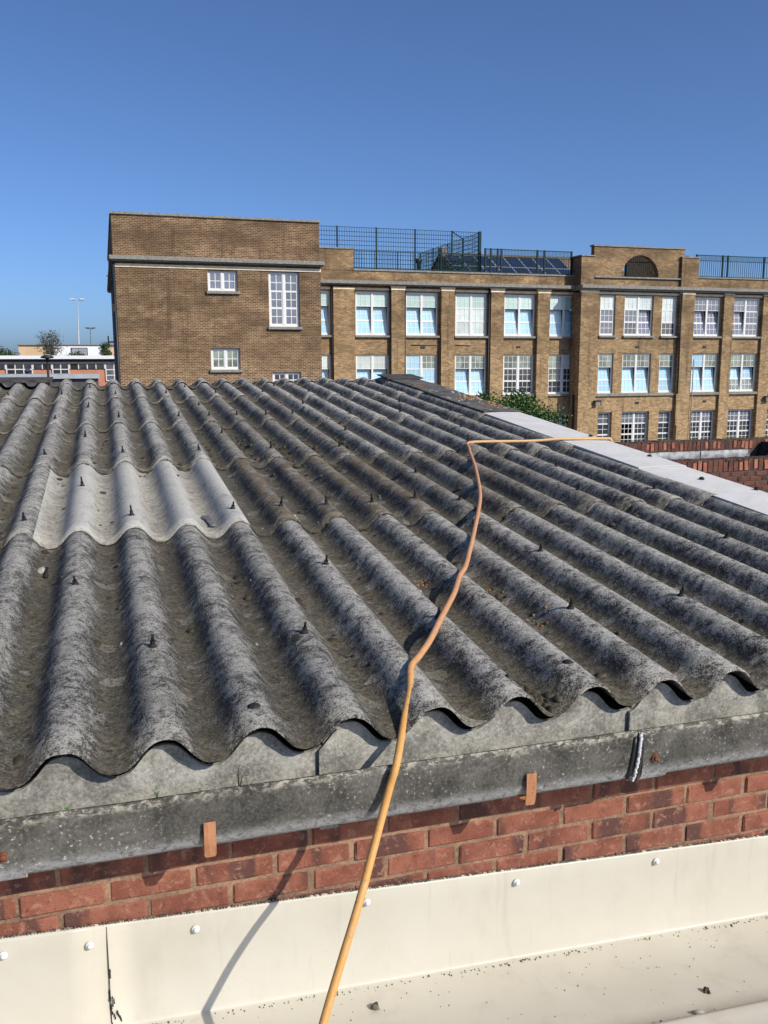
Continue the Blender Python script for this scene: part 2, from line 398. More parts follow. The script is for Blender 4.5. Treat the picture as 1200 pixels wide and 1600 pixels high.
# hook bolts, each on its sheet
bm_ = MB()
bm_.lathe([(.0125, -.004), (.0120, .002), (.0080, .007), (.0055, .009)], 0, 0, 12)
bm_.lathe([(.0078, .009), (.0078, .018)], 0, 0, 6, False)
bm_.lathe([(.0042, .018), (.0040, .036), (.0030, .038)], 0, 0, 8)
bolt_me = bm_.mesh('hook_bolt', 'bolt')
bolts = []
for s, ks in ((.565, (2, 4, 6, 8, 10, 12, 14, -2)), (1.21, (1, 5, 9, 13, -3)), (2.08, (-2, 0, 2, 4, 5, 6, 7, 8, 9, 12, 14)), (2.76, (1, 9, 13, -3)),
              (3.59, (-2, 0, 2, 4, 6, 8, 10, 12, 14)), (4.25, (1, 5, 9, 13, -3)), (5.02, (-4, -2, 0, 2, 4, 5, 6, 7, 8, 10, 12, 14)),
              (5.71, (1, 5, 9, 13, -3)), (6.47, (-4, -2, 0, 2, 4, 6, 8, 10, 12, 14)), (7.06, (1, 5, 9, 13, -3))):
    for k in ks: bolts.append((k, s+random.uniform(-.03, .03)))
for k, s in bolts:
    r = max(i for i in range(5) if s > ROWS[i][0]); k0 = max(c[0] for c in COLS if c[0] <= k-.01 or c[0] == -8)
    k1 = dict(COLS)[k0]; s0, s1 = ROWS[r]
    x = X0+k*P+random.uniform(-.006, .006); x0 = X0+(k0-.3)*P; x1 = X0+(k1+.2)*P
    n = prof(x)+0.013*(1-(s-s0)/(s1-s0))+.0075*min(1, (x-x0)/(x1-x0))
    h = random.uniform(.75, 1.3) if not (k == 4 and s > 3) else 1
    inst('hook_bolt', bolt_me, sheets[(r, k0)], (x, s, n), (random.uniform(-.16, .16), random.uniform(-.16, .16), random.random()*6), (1, 1, h))
inst('hook_bolt', MB().lathe([(.017, -.003), (.016, .005), (.008, .010)], 0, 0, 10).mesh('bolt_washer', 'bolt'), sheets[(0, 0)], (X0+3*P, .105, prof(X0+3*P)+.012))
inst('hook_bolt', bpy.data.meshes['bolt_washer'], sheets[(0, 4)], (X0+7*P, .15, prof(X0+7*P)+.012))
# moss, grit and lichen flakes lying in the corrugations
def lump(m, c, rx, ry, rz, seg=7):
    vs = []; a0 = random.random()*6
    for j, (q, hz) in enumerate(((1.0, 0), (.72, .75), (.25, 1.0))):
        for k in range(seg):
            a = a0+2*math.pi*k/seg; w = random.uniform(.72, 1.25)
            vs.append((c[0]+rx*q*w*math.cos(a), c[1]+ry*q*w*math.sin(a), c[2]+rz*hz*random.uniform(.7, 1.2)-(.002 if j == 0 else 0)))
    fs = [(j*seg+k, j*seg+(k+1) % seg, (j+1)*seg+(k+1) % seg, (j+1)*seg+k) for j in range(2) for k in range(seg)]+[tuple(2*seg+k for k in range(seg))]
    m.add(vs, fs, True)
def surf(x, s):
    r = max([i for i in range(5) if s > ROWS[i][0]] or [0]); k = (x-X0)/P
    k0 = max([c[0] for c in COLS if c[0]-.05 < k] or [-8]); k1 = dict(COLS)[k0]; s0, s1 = ROWS[r]
    x0 = X0+(k0-.3)*P; x1 = X0+(k1+.2)*P
    return prof(x)+0.013*(1-(s-s0)/(s1-s0))+.0075*min(1, (x-x0)/(x1-x0))
mm, ml, mo = MB(), MB(), MB()
for i in range(900):
    x = X0+(random.randint(-4, 14)+.5+random.gauss(0, .13))*P; s = random.uniform(.05, 7.3)
    dens = noise.noise((x*1.6, s*.8, 3.3))
    if dens < -.05 and random.random() < .8: continue
    q = random.choice((.006, .008, .010, .016))*(1.0 if s < 2 else 1.15)
    lump(mm, (x, s, surf(x, s)-.001), q*random.uniform(.8, 1.6), q*random.uniform(.8, 1.8), q*.45)
for i in range(160):                                     # the heavy moss in the valleys below the third lap
    x = X0+(random.choice((4, 5, 5, 6, 6, 7, 8))+.5+random.gauss(0, .12))*P; s = random.gauss(3.95, .28)
    q = random.uniform(.008, .022); lump(mm, (x, s, surf(x, s)-.001), q, q*1.5, q*.6)
for cx, cs in ((X0+7.45*P, .86), (X0+6.35*P, .12), (X0+6.5*P, .07)):
    for i in range(14):
        x = cx+random.gauss(0, .018); s = cs+random.gauss(0, .03); q = random.uniform(.007, .016); lump(mm, (x, s, surf(x, s)), q, q*1.3, q*.7)
for i in range(330):
    k = random.choice((.5, .5, .5, .3, .7, 0)); x = X0+(random.randint(-4, 14)+k+random.gauss(0, .08))*P; s = random.uniform(.05, 7.3)
    if noise.noise((x*1.1, s*.7, 8.8)) < 0 and random.random() < .7: continue
    q = random.uniform(.003, .009); lump(ml, (x, s, surf(x, s)-.0012), q*.8, q*random.uniform(.8, 2.2), .0014)
for i in range(26):                                     # pale ring lichens near the first lap
    x = X0+(random.choice((4, 5, 5, 6, 6, 7))+.5+random.gauss(0, .14))*P; s = random.uniform(1.9, 3.2); q = random.uniform(.005, .016)
    lump(ml, (x, s, surf(x, s)-.0015), q*.6, q*1.6, .0015)
for cx, cs in ((X0+7.5*P, .92), (X0+6.55*P, 1.08), (X0+7.7*P, .62)):
    for i in range(9):
        x = cx+random.gauss(0, .02); s = cs+random.gauss(0, .03); q = random.uniform(.004, .010); lump(mo, (x, s, surf(x, s)), q*.8, q, .002)
for i in range(420):                                    # moss caught along the laps
    r = random.randint(1, 4); k = random.randint(-4, 14)
    x = X0+(k+.5+random.gauss(0, .16))*P; s = ROWS[r][0]-abs(random.gauss(0, .012))
    if noise.noise((x*1.7, r*3.1, 1.2)) < -.05: continue
    q = random.uniform(.005, .013); lump(mm, (x, s, surf(x, s-.01)-.001), q*1.3, q*.8, q*.55)
tag(mm.build('moss', 'moss', roof), kind='stuff'); tag(ml.build('lichen', 'pale_lichen', roof), kind='stuff'); tag(mo.build('orange_lichen', 'lichen', roof), kind='stuff')
# ridge: close-fitting corrugated ridge wings and the plain ridge board at the left end, far slope behind
RS = 7.70
for c, (k0, k1) in enumerate(COLS):
    x0 = X0+(k0-.3)*P; x1 = X0+(k1+.2)*P
    if k0 >= 0:
        sheet_mesh(x0, x1, 7.38, RS+.02, 'sheet', 4, 50+c, .010).build('ridge_wing', 'sheet', roof)
    m = sheet_mesh(x0, x1, 0, 1.7, 'sheet', 5, 70+c)
    o = m.build('rear_sheet', 'sheet', roof); o.location = (0, RS-.02, 0.006); o.rotation_euler = (-2*SL, 0, 0)
m = MB(); m.box(-2.1, X0-.6*P, RS-.22, RS+.10, .004, .026); m.box(X0-3.1*P, X0-3.06*P, RS-.23, RS+.10, .026, .031); m.build('ridge_board', 'ridge', roof)
# verge: bright metal flashing over the lower part, old mossy capping above it, slab at the ridge end
def strip(name, mat, s0, s1, xa, xb, n0, n1, drop, ns=10, wob=.003):
    m = MB(); vs = []
    sec = [(xa+.004, n0-.014), (xa, n0), ((xa+xb)/2, (n0+n1)/2+.004), (xb-.006, n1), (xb, n1-.006), (xb, n1-drop)]
    for j in range(ns+1):
        s = s0+(s1-s0)*j/ns; e = noise.noise((s*1.1, xa, 2))*wob
        for x, n in sec: vs.append((x, s, n+e))
    w = len(sec); vs += [(x-.002 if i % w > 2 else x, s, n-.004) for i, (x, s, n) in enumerate(vs)]; N = (ns+1)*w
    fs = [(j*w+i, j*w+i+1, (j+1)*w+i+1, (j+1)*w+i) for j in range(ns) for i in range(w-1)]
    fs += [tuple(q+N for q in f)[::-1] for f in fs]
    for j in (0, ns): fs += [(j*w+i+1, j*w+i, N+j*w+i, N+j*w+i+1) for i in range(w-1)]
    for i in (0, w-1): fs += [(j*w+i, (j+1)*w+i, N+(j+1)*w+i, N+j*w+i) for j in range(ns)]
    m.add(vs, fs); return m.build(name, mat, roof)
strip('verge_flashing', 'verge', -.03, 2.62, 3.325, 3.66, .004, .004, .12)
strip('verge_flashing', 'verge', 2.56, 4.88, 3.330, 3.66, .010, .010, .12)
vc = strip('verge_capping', 'cap_moss', 4.84, 7.55, 3.33, 3.68, .020, .016, .10, 14, .008)
m = MB(); m.box(3.29, 3.70, 7.36, 7.76, .022, .036); m.box(3.33, 3.68, 7.40, 7.74, -.02, .022); m.build('ridge_end_slab', 'ridge', roof)
fl = MB(); pl = MB()
for cx, cs, nn in ((3.45, 6.7, 40), (3.56, 5.75, 30), (3.60, 5.25, 34), (3.42, 6.55, 12)):
    for i in range(nn):
        x = min(3.66, max(3.345, cx+random.gauss(0, .05))); s = cs+random.gauss(0, .09); q = random.uniform(.007, .02); lump(fl, (x, s, .021), q, q*1.2, .005)
for i in range(130):
    x = random.uniform(3.35, 3.66); s = random.uniform(4.9, 6.9); q = random.uniform(.005, .020); lump(pl if random.random() < .6 else mm, (x, s, .021), q, q*1.3, .004)
tag(fl.build('orange_lichen', 'lichen', vc), kind='stuff'); tag(pl.build('pale_lichen', 'pale_lichen', vc), kind='stuff')
rv = MB().lathe([(.016, -.002), (.014, .006), (.007, .011)], 0, 0, 10).mesh('rivet', 'bolt')
for x, s in ((3.60, 2.86), (3.50, 2.20), (3.64, 1.92), (3.62, 3.62), (3.6, .9)): inst('rivet', rv, roof, (x, s, .013))

# ------------------------------------------------------------------ eaves closure pieces
clo = thing('eaves_filler', (0, .045, -.25), 'pale grey cement filler panels closing the wavy eaves above the gutter', 'filler panel')
def clo_piece(xa, xb, y, name='filler_panel', dz=0):
    m = MB(); n = max(2, int((xb-xa)/P*20)); vs = []
    for yy in (y, y+.012):
        for i in range(n+1):
            x = xa+(xb-xa)*i/n
            vs.append((x, yy, -.30)); vs.append((x, yy, min(prof(x)-.012, prof(x)*.96-.020)+dz+noise.noise((x*40, y, 1))*.002))
    w = 2*(n+1)
    fs = []
    for i in range(n):
        a = 2*i; fs += [(a, a+2, a+3, a+1), (w+a, w+a+1, w+a+3, w+a+2), (a+1, a+3, w+a+3, w+a+1)]
    fs += [(0, 1, w+1, w), (2*n, w+2*n, w+2*n+1, 2*n+1)]
    m.add(vs, fs); return m.build(name, 'closure', clo)
for xa, xb in ((-.98, -.06), (-.055, .815), (.82, 1.69), (1.695, 2.57), (2.575, 3.42)):
    clo_piece(xa, xb, .042)
for xa in (.808, 1.683, -.068, 2.563): clo_piece(xa, xa+.046, .031, 'lap_strip', -.004)

# ------------------------------------------------------------------ brick eaves wall, each brick on its own
YW = .10
wall = thing('eaves_brick_wall', (0, YW, -1.0), 'red brick wall below the grey gutter with dark and orange bricks', 'wall')
MB().box(-1.3, 3.55, YW+.006, YW+.20, -1.2, -.268).build('mortar', 'mortar', wall)
MB().box(3.35, 3.60, YW+.21, 7.9, -6, -.05).build('side_wall', 'brick', wall)
MB().box(-1.3, 3.34, YW+.06, YW+.19, -.266, -.125).build('eaves_shade_box', 'felt', wall)  # black box added to keep the gap under the sheets dark
def brick_mesh(L, H, D, seed, mat='brick', b=.004):
    rnd = random.Random(seed); bm = bmesh.new()
    bmesh.ops.create_cube(bm, size=1.0)
    for v in bm.verts: v.co = Vector((v.co.x*L, v.co.y*D, v.co.z*H))
    bmesh.ops.bevel(bm, geom=bm.edges[:], offset=b, segments=1, affect='EDGES')
    bmesh.ops.subdivide_edges(bm, edges=[e for e in bm.edges if e.calc_length() > L*.6], cuts=2)
    for v in bm.verts: v.co += Vector((rnd.uniform(-1, 1)*.0012, rnd.uniform(-1, 1)*.0012, rnd.uniform(-1, 1)*.0013))
    me = bpy.data.meshes.new('brick'); bm.to_mesh(me); bm.free(); me.materials.append(M[mat]); return me
bvar = [brick_mesh(.1935, .0525, .09, i) for i in range(6)]
for row in range(-2, 6):
    z = -.417-.0622*row; off = .091 if row % 2 == 0 else .183
    for k in range(-7, 18):
        x = off+(k+.5)*.2048
        if -1.25 < x < 3.45:
            inst('brick', random.choice(bvar), wall, (x+random.uniform(-.002, .002), .0465+random.uniform(-.003, .002), z+1.0+random.uniform(-.001, .001)), (random.choice((0, math.pi)), random.uniform(-.006, .006), random.uniform(-.01, .01)))

# ------------------------------------------------------------------ cement gutter with sockets, bolts and straps
gut = thing('eaves_gutter', (0, 0, -.25), 'grey asbestos cement gutter with white lichen under the wavy eaves', 'gutter')
gp_out = [(-.060, -.112), (-.0635, -.128), (-.066, -.160), (-.0665, -.195), (-.064, -.222), (-.056, -.240), (-.040, -.251), (-.010, -.256), (.03, -.250), (.060, -.228), (.072, -.180), (.074, -.118)]
gp_in = [(.064, -.118), (.062, -.178), (.050, -.220), (.024, -.238), (-.010, -.244), (-.034, -.239), (-.047, -.228), (-.054, -.208), (-.055, -.160), (-.052, -.128), (-.049, -.113)]
def gutter_piece(xa, xb, grow=0.0, name='gutter_length', n=24):
    m = MB(); ring = [(y+(-grow if y < .0 else grow), z-(grow if z < -.2 else grow*.6 if z < -.13 else -.001)) for y, z in gp_out]+gp_in; w = len(ring); vs = []
    for i in range(n+1):
        x = xa+(xb-xa)*i/n
        for j, (y, z) in enumerate(ring):
            e = noise.noise((x*2.2, j*.2, 3))*.0018; vs.append((x, y+e, z+noise.noise((x*7, 0, 5))*.0012+(noise.noise((x*60, 2, 5))*.0022 if j in (0, w-1) else 0)))
    fs = [(i*w+j, (i+1)*w+j, (i+1)*w+(j+1) % w, i*w+(j+1) % w) for i in range(n) for j in range(w)]
    m.add(vs, fs, True); m.add([vs[j] for j in range(w)], [tuple(range(w))]); m.add([vs[n*w+j] for j in range(w)], [tuple(range(w))[::-1]])
    return m.build(name, 'gutter', gut)
for xa, xb in ((-1.55, .052), (.056, 1.648), (1.652, 3.45)): gutter_piece(xa, xb)
for xj in (.056, 1.660):
    gutter_piece(xj, xj+.078, .0065, 'socket_collar', 4)
    m = MB()                                             # sealant squeezed out of the joint
    for i in range(26):
        t0 = i/25; y, z = -.064-.010*math.sin(t0*2.6)+.004*t0, -.118-.125*t0
        lump(m, (xj-.006-.020*t0+random.uniform(-.001, .001), y-.004, z), .0045, .006, .006, 6)
    m.build('white_sealant', 'sealant_white', gut)
    MB().tube([(xj-.000-.016*q, -.064-.010*math.sin(q*2.6)+.004*q, -.120-.122*q) for q in (0, .2, .4, .6, .8, 1)], .0075, 8).build('black_sealant', 'black', gut)
    MB().tube([(xj-.019-.020*q, -.063-.008*math.sin(q*2.6)+.004*q, -.126-.114*q) for q in (0, .2, .4, .6, .8, 1)], .0055, 8).build('black_sealant', 'black', gut)
    m = MB(); m.tube([(xj+.036, -.064, -.185), (xj+.036, -.080, -.186)], .0105, 12); m.tube([(xj+.036, -.080, -.186), (xj+.036, -.084, -.186)], [.0085, .004], 10)
    m.build('joint_bolt', 'rust', gut)
for xs in (-.28, .527, 1.334, 2.141, 2.95):
    m = MB(); poly = [(-.0735, -.178), (-.0765, -.177), (-.0770, -.235), (-.0715, -.262), (-.068, -.261), (-.0735, -.235)]
    m.prism(poly, 0, xs-.0135, xs+.0135); m.box(xs-.0115, xs+.0115, -.071, .10, -.2655, -.2620)
    m.build('strap', 'copper', gut)
# weeds growing from the gutter
def weed(name, x, y, z, h, n, label, mat='leaf'):
    t = thing(name, (x, y, z), label, 'weed'); m = MB(); lv = MB()
    for i in range(n):
        a = random.random()*6.28; top = Vector((x+math.cos(a)*h*.35, y-.3*h*random.random(), z+h*random.uniform(.6, 1)))
        m.tube([(x, y, z), (x+(top.x-x)*.3, y, z+(top.z-z)*.6), top], [.0016, .0013, .0008], 5)
        for q in range(5):
            p = Vector((x, y, z)).lerp(top, random.uniform(.45, 1.05)); s = h*.10; d = Vector((random.uniform(-1, 1), random.uniform(-1, .4), random.uniform(-.4, 1))).normalized()
            e = d.cross(Vector((.3, .5, .8))).normalized()
            lv.add([p, p+d*s*.5+e*s*.3, p+d*s, p+d*s*.5-e*s*.3], [(0, 1, 2, 3)])
    m.build('stem', 'bark' if h > .06 else mat, t); tag(lv.build('leaves', mat, t), kind='stuff')
weed('gutter_weed', .600, -.045, -.125, .075, 3, 'small leafy twig growing from gutter beneath third visible corrugation')
weed('gutter_weed', .415, -.048, -.117, .020, 7, 'tiny green weed tuft on gutter lip left of the twig')
weed('gutter_weed', .225, -.048, -.117, .016, 7, 'tiny green weed tuft on gutter lip nearest the left edge')

# ------------------------------------------------------------------ cream metal flashing: upstand, sole, far kerb
fla = thing('cream_flashing', (0, 0, -.9), 'cream coated metal box gutter flashing with screw heads below red bricks', 'flashing')
def ztop(x): return -.478-.0500*x
def zfold(x): return -.745-.0435*x
def flash_piece(xa, xb, dy, name, n=20):
    m = MB(); vs = []; w = 0
    for i in range(n+1):
        x = xa+(xb-xa)*i/n; zt = ztop(x)+noise.noise((x*30, 0, 0))*.0015; zf = zfold(x)
        sec = [(.097, zt+.001), (.088-dy, zt), (.087-dy, zt-.004)]
        for q in (.2, .4, .6, .75, .88, .96, .978): sec.append((.087-dy-.012*q**3+.004*math.sin(q*3.1), zt+(zf-zt)*q))
        sec += [(.0752-dy, zf+.0025), (.0742-dy, zf-.0005), (.0715-dy, zf-.0025), (.066-dy, zf-.003), (.055-dy, zf-.0035)]
        for yy in (.03, -.05, -.13, -.20, -.262): sec.append((yy, zf-.004+noise.noise((x*1.5, yy*4, 2))*.002+dy))
        sec += [(-.268, zf+.006), (-.272, zf+.016), (-.284, zf+.018), (-.30, zf+.012), (-.36, zf+.010), (-.60, zf+.008), (-3.2, zf+.006)]
        w = len(sec); vs += [(x, y, z) for y, z in sec]
    fs = [(i*w+j, i*w+j+1, (i+1)*w+j+1, (i+1)*w+j) for i in range(n) for j in range(w-1)]
    N = len(vs); vs += [(x, y+.003, z-.003) for x, y, z in vs]; fs += [tuple(q+N for q in f)[::-1] for f in fs]
    for i in (0, n): fs += [(i*w+j, i*w+j+1, N+i*w+j+1, N+i*w+j) for j in range(w-1)]
    m.add(vs, fs, True); o = m.build(name, 'cream', fla)
    return o
flash_piece(.278, 3.6, 0.0, 'flashing_sheet', 44); flash_piece(-1.6, .286, .0035, 'flashing_sheet', 20)
sc_me = MB()
sc_me.lathe([(.0105, 0), (.0100, .003), (.0072, .0045)], 0, 0, 14); sc_me.lathe([(.0062, .004), (.0060, .008), (.0038, .010)], 0, 0, 8)
sc_me = sc_me.mesh('screw', 'white')
for x, z in ((.055, -.518), (.247, -.533), (.498, -.544), (.943, -.558), (1.378, -.583), (1.83, -.601), (2.25, -.625), (-.2, -.51)):
    inst('screw', sc_me, fla, (x, .087-.0035*(x < .28)-.001, z+.9), (math.pi/2, 0, 0))
m = MB()                                                  # mortar and sealant bead where the metal meets the bricks
for i in range(620):
    x = -1.0+i*.0074; q = random.uniform(.002, .0042)*(1+.9*max(0, noise.noise((x*5, 0, 0)))); lump(m, (x, .094, ztop(x)+random.uniform(-.002, .003)), .0045, .005, q*.8, 6)
m.build('sealant_bead', 'sealant', fla)
m = MB()                                                  # dark sealant failing along the lap
for i in range(46):
    t0 = i/45; z = ztop(.282)-.09-.19*t0; keep = noise.noise((t0*7, 1, 1)) > .05
    if keep: lump(m, (.287+.002*math.sin(t0*9)+random.uniform(-.0012, .0012), .0835-.012*t0**3, z), .0022, .0035, .005, 6)
for i in range(9): lump(m, (.292+.004*math.sin(i), .0785, zfold(.28)+.075-.007*i), .0018, .003, .005, 6)
for i in range(6): lump(m, (.306-.004*math.cos(i*.6), .0775, zfold(.28)+.035-.005*i), .002, .003, .004, 6)
m.tube([(.2872, .0842, ztop(.287)-.002), (.2872, .083, (ztop(.287)+zfold(.287))/2), (.2872, .0725, zfold(.287)+.012)], .0011, 5)  # thin black line drawing the dark gap along the seam
m.build('lap_sealant_and_gap', 'black', fla)
m = MB()
for i in range(430):
    x = random.uniform(-.6, 3.2); d = abs(random.gauss(0, .007)); q = random.uniform(.0009, .0024)*(1.5 if random.random() < .1 else 1)
    if noise.noise((x*9, 1, 0)) < -.1 and random.random() < .7: continue
    lump(m, (x, .062-d, zfold(x)-.002), q, q, q*.8, 5)
for i in range(240):
    x = random.uniform(-.2, 3.2); q = random.uniform(.0012, .0045); 
    if noise.noise((x*7, 4, 0)) < -.1 and random.random() < .6: continue
    lump(m, (x, -.269+random.gauss(0, .003), zfold(x)+.006+random.uniform(-.006, .008)), q, q*.8, q*.8, 5)
for i in range(150):
    x = random.uniform(-.2, 3); q = random.uniform(.0007, .0018); lump(m, (x, random.uniform(-.25, .05), zfold(x)-.003), q, q, q*.8, 5)
tag(m.build('grit', 'grit', fla), kind='stuff')
def clump(name, x, y, sz, mat, label, cat, n=6):
    m = MB()
    for i in range(n): q = sz*random.uniform(.45, .9); lump(m, (x+random.gauss(0, sz*.5), y+random.gauss(0, sz*.5), zfold(x)-.003+random.uniform(0, sz*.6)), q, q, q, 7)
    tag(m.build(name, mat), label, cat)
clump('moss_lump', .934, -.022, .010, M['grit'], 'pale brown crumb of moss beside the hose on the cream sole', 'moss')
clump('moss_lump', 1.816, -.187, .009, 'moss', 'dark curled moss scrap on the cream sole, lower right', 'moss')
m = MB(); z = zfold(1.74)-.002
m.tube([(1.725, -.245, z+.004), (1.742, -.256, z+.006), (1.758, -.262, z+.004)], [.003, .0085, .003], 8); tag(m.build('snail_shell', 'pale_lichen'), 'small pale snail shell near the raised edge of the cream sole', 'shell')

# ------------------------------------------------------------------ the hose
cs, sn = math.cos(SL), math.sin(SL)
def rp(x, s, n): return Vector((x, s*cs-n*sn, s*sn+n*cs))
nodes = [Vector((.15, -1.10, -.735)), Vector((.45, -.72, -.72)), Vector((.655, -.42, -.650)), Vector((.728, -.325, -.540)), Vector((.784, -.265, -.450)), Vector((.821, -.230, -.387)), Vector((.855, -.192, -.334)),
         Vector((.890, -.145, -.285)), Vector((.935, -.098, -.198)), Vector((.955, -.083, -.150)), Vector((.978, -.066, -.098)), Vector((1.035, .05, -.045)), Vector((1.076, .125, .000))]
for x, s in ((1.108, .213), (1.156, .281), (1.226, .383), (1.314, .531), (1.386, .649), (1.453, .761), (1.535, .918), (1.598, 1.018), (1.714, 1.247), (1.822, 1.466), (1.97, 1.77), (2.107, 2.067), (2.246, 2.418), (2.399, 2.834), (2.511, 3.163), (2.580, 3.354), (2.612, 3.46), (2.665, 3.53), (2.784, 3.539), (3.102, 3.511), (3.33, 3.49), (3.50, 3.468), (3.64, 3.45)):
    nodes.append(rp(x, s, .012+(.012 if x > 3.3 else 0)))
nodes += [rp(3.675, 3.445, .016), rp(3.69, 3.44, -.05), rp(3.70, 3.44, -.4), rp(3.72, 3.40, -1.6)]
def catmull(p, n=6):
    o = []
    for i in range(len(p)-1):
        a, b, c, d = p[max(i-1, 0)], p[i], p[i+1], p[min(i+2, len(p)-1)]
        for k in range(n):
            t = k/n; o.append(.5*((2*b)+(c-a)*t+(2*a-5*b+4*c-d)*t*t+(3*b-a-3*c+d)*t**3))
    return o+[p[-1]]
hp = catmull(nodes, 7)
tag(MB().tube(hp, .0098, 12).build('garden_hose', 'hose'), 'orange hose lying across the corrugated roof and hanging over the gutter', 'hose')

# small loose things on the roof
def loose(name, mat, m, label, cat, x, s, dn=0, rot=0):
    o = m.build(name, mat); o.location = rp(x, s, surf(x, s)+dn); o.rotation_euler = (SL, 0, rot); return tag(o, label, cat)
m = MB(); m.box(-.010, .010, -.085, .03, .0, .006); m.box(-.017, .017, .03, .075, .001, .008); m.lathe([(.016, .0), (.018, .007), (.008, .012)], 0, -.09, 10)
loose('metal_strap', simple('grey_strap', (.12, .125, .13), .5, .5), m, 'short grey metal strap lying on the pale clean sheet', 'strap', X0+3.52*P, 2.13, .004, .10)
m = MB(); m.tube([(0, 0, .005), (.004, .09, .007)], .006, 8); m.lathe([(.010, .0), (.010, .010)], 0, -.004, 6)
loose('loose_bolt', 'bolt', m, 'rusty loose bolt lying in a corrugation at far left', 'bolt', X0+.49*P, 1.50, .002, .05)
m = MB()
for i in range(4): lump(m, (random.gauss(0, .006), random.gauss(0, .008), 0), .012, .018, .014, 7)
loose('white_chip', 'pale_lichen', m, 'white chip of cement lying beside the loose bolt', 'chip', X0+.40*P, 1.57, .002)

# ------------------------------------------------------------------ the school behind
sch = thing('school_building', (20, 47, -6), 'long brown brick school with white framed windows and projecting left block', 'building')
def wall_face(m, x0, x1, z0, z1, y, ops, depth):
    xs = sorted({x0, x1, *[q for o in ops for q in o[:2]]}); zs = sorted({z0, z1, *[q for o in ops for q in o[2:4]]})
    for i in range(len(xs)-1):
        for j in range(len(zs)-1):
            cx, cz = (xs[i]+xs[i+1])/2, (zs[j]+zs[j+1])/2
            if any(o[0] < cx < o[1] and o[2] < cz < o[3] for o in ops): continue
            m.add([(xs[i], y, zs[j]), (xs[i+1], y, zs[j]), (xs[i+1], y, zs[j+1]), (xs[i], y, zs[j+1])], [(0, 1, 2, 3)])
    for a, b, c, d in ops:
        e = y+depth
        m.add([(a, y, c), (b, y, c), (b, y, d), (a, y, d), (a, e, c), (b, e, c), (b, e, d), (a, e, d)], [(0, 4, 5, 1), (1, 5, 6, 2), (2, 6, 7, 3), (3, 7, 4, 0)])
    return m
def window(x0, x1, z0, z1, y, leaves, rows, styles, grid=(3, 2), opened=(), fw=.075, bar=.026, sill=True, so=.10):
    """styles[leaf][row] names the glass, top row first; opened holds leaves whose lower sash leans in"""
    m = MB(); T = .07
    m.box(x0, x0+fw, y, y+T, z0, z1); m.box(x1-fw, x1, y, y+T, z0, z1); m.box(x0+fw, x1-fw, y, y+T, z0, z0+fw); m.box(x0+fw, x1-fw, y, y+T, z1-fw, z1)
    lw = (x1-x0-2*fw)/leaves
    for k in range(1, leaves): m.box(x0+fw+lw*k-.055, x0+fw+lw*k+.055, y-.01, y+T+.01, z0+fw, z1-fw)
    H = z1-z0-2*fw; zc = [z1-fw]
    for q in rows: zc.append(zc[-1]-H*q)
    fr = m.build('window', 'white', sch); bars = MB(); sash = MB()
    for k in range(leaves):
        a = x0+fw+lw*k+(.055 if k else 0); b = x0+fw+lw*(k+1)-(.055 if k < leaves-1 else 0)
        for r in range(len(rows)):
            c, d = zc[r+1], zc[r]
            op = k in opened and r > 0
            if op:
                zh = z0+fw; th = R(8.5)
                tf = lambda v, zh=zh, th=th: Vector((v.x, y+.03+(v.y-y-.03)*math.cos(th)+(v.z-zh)*math.sin(th), zh+(v.z-zh)*math.cos(th)-(v.y-y-.03)*math.sin(th)))
                a2, b2 = a+.01, b-.01
            else: tf = lambda v: v; a2, b2 = a, b
            s_ = .045 if r else .03; e = sash
            e.box(a2, a2+s_, y+.012, y+.055, c, d, tf); e.box(b2-s_, b2, y+.012, y+.055, c, d, tf)
            e.box(a2+s_, b2-s_, y+.012, y+.055, c, c+s_, tf); e.box(a2+s_, b2-s_, y+.012, y+.055, d-s_, d, tf)
            for i in range(1, grid[0]):
                x = a2+(b2-a2)*i/grid[0]; bars.box(x-bar/2, x+bar/2, y+.02, y+.048, c+s_, d-s_, tf)
            for j in range(1, grid[1]):
                z = c+(d-c)*j/grid[1]; bars.box(a2+s_, b2-s_, y+.022, y+.046, z-bar/2, z+bar/2, tf)
            st = styles[k][r] if not isinstance(styles, str) else styles
            pm = MB(); pm.box(a2+s_*.8, b2-s_*.8, y+.034, y+.040, c+s_*.8, d-s_*.8, tf)
            if st: pm.build('pane', st, fr)
    sash.build('sash', 'white', fr); bars.build('glazing_bars', 'white', fr)
    if sill: MB().box(x0-.06, x1+.10, y-.24, y+.02, z0-.115, z0-.003).build('sill', 'stone', fr)
    return fr
B3 = (.335, .335, .33)
# --- left block
bw = [(4.85, 6.13, 3.93, 4.80), (7.49, 8.87, 2.44, 4.81), (4.88, 6.16, .57, 1.50), (7.58, 8.88, -1.2, .45)]
m = MB(); wall_face(m, 1.05, 9.84, -6, 5.06, 38, bw, .22)
m.add([(1.05, 38, -6), (1.05, 56, -6), (1.05, 56, 5.06), (1.05, 38, 5.06)], [(0, 3, 2, 1)]); m.add([(9.84, 38, -6), (9.84, 56, -6), (9.84, 56, 5.06), (9.84, 38, 5.06)], [(0, 1, 2, 3)])
m.add([(1.05, 56, -6), (9.84, 56, -6), (9.84, 56, 5.06), (1.05, 56, 5.06)], [(0, 1, 2, 3)])
m.build('block_wall', 'stock_brick_block', sch)
MB().box(1.2, 9.7, 39.4, 39.5, -6, 5).build('room_wall', 'interior', sch)
MB().box(.98, 9.80, 38.02, 55.9, 5.28, 6.96).build('block_parapet', 'stock_brick_block', sch)
MB().box(.93, 9.86, 37.95, 55.95, 6.963, 7.055).build('coping', 'stone', sch)
m = MB(); m.box(.83, 9.97, 37.68, 56, 5.12, 5.277); m.box(.90, 9.91, 37.78, 56, 5.063, 5.117); m.build('cornice', 'stone', sch)
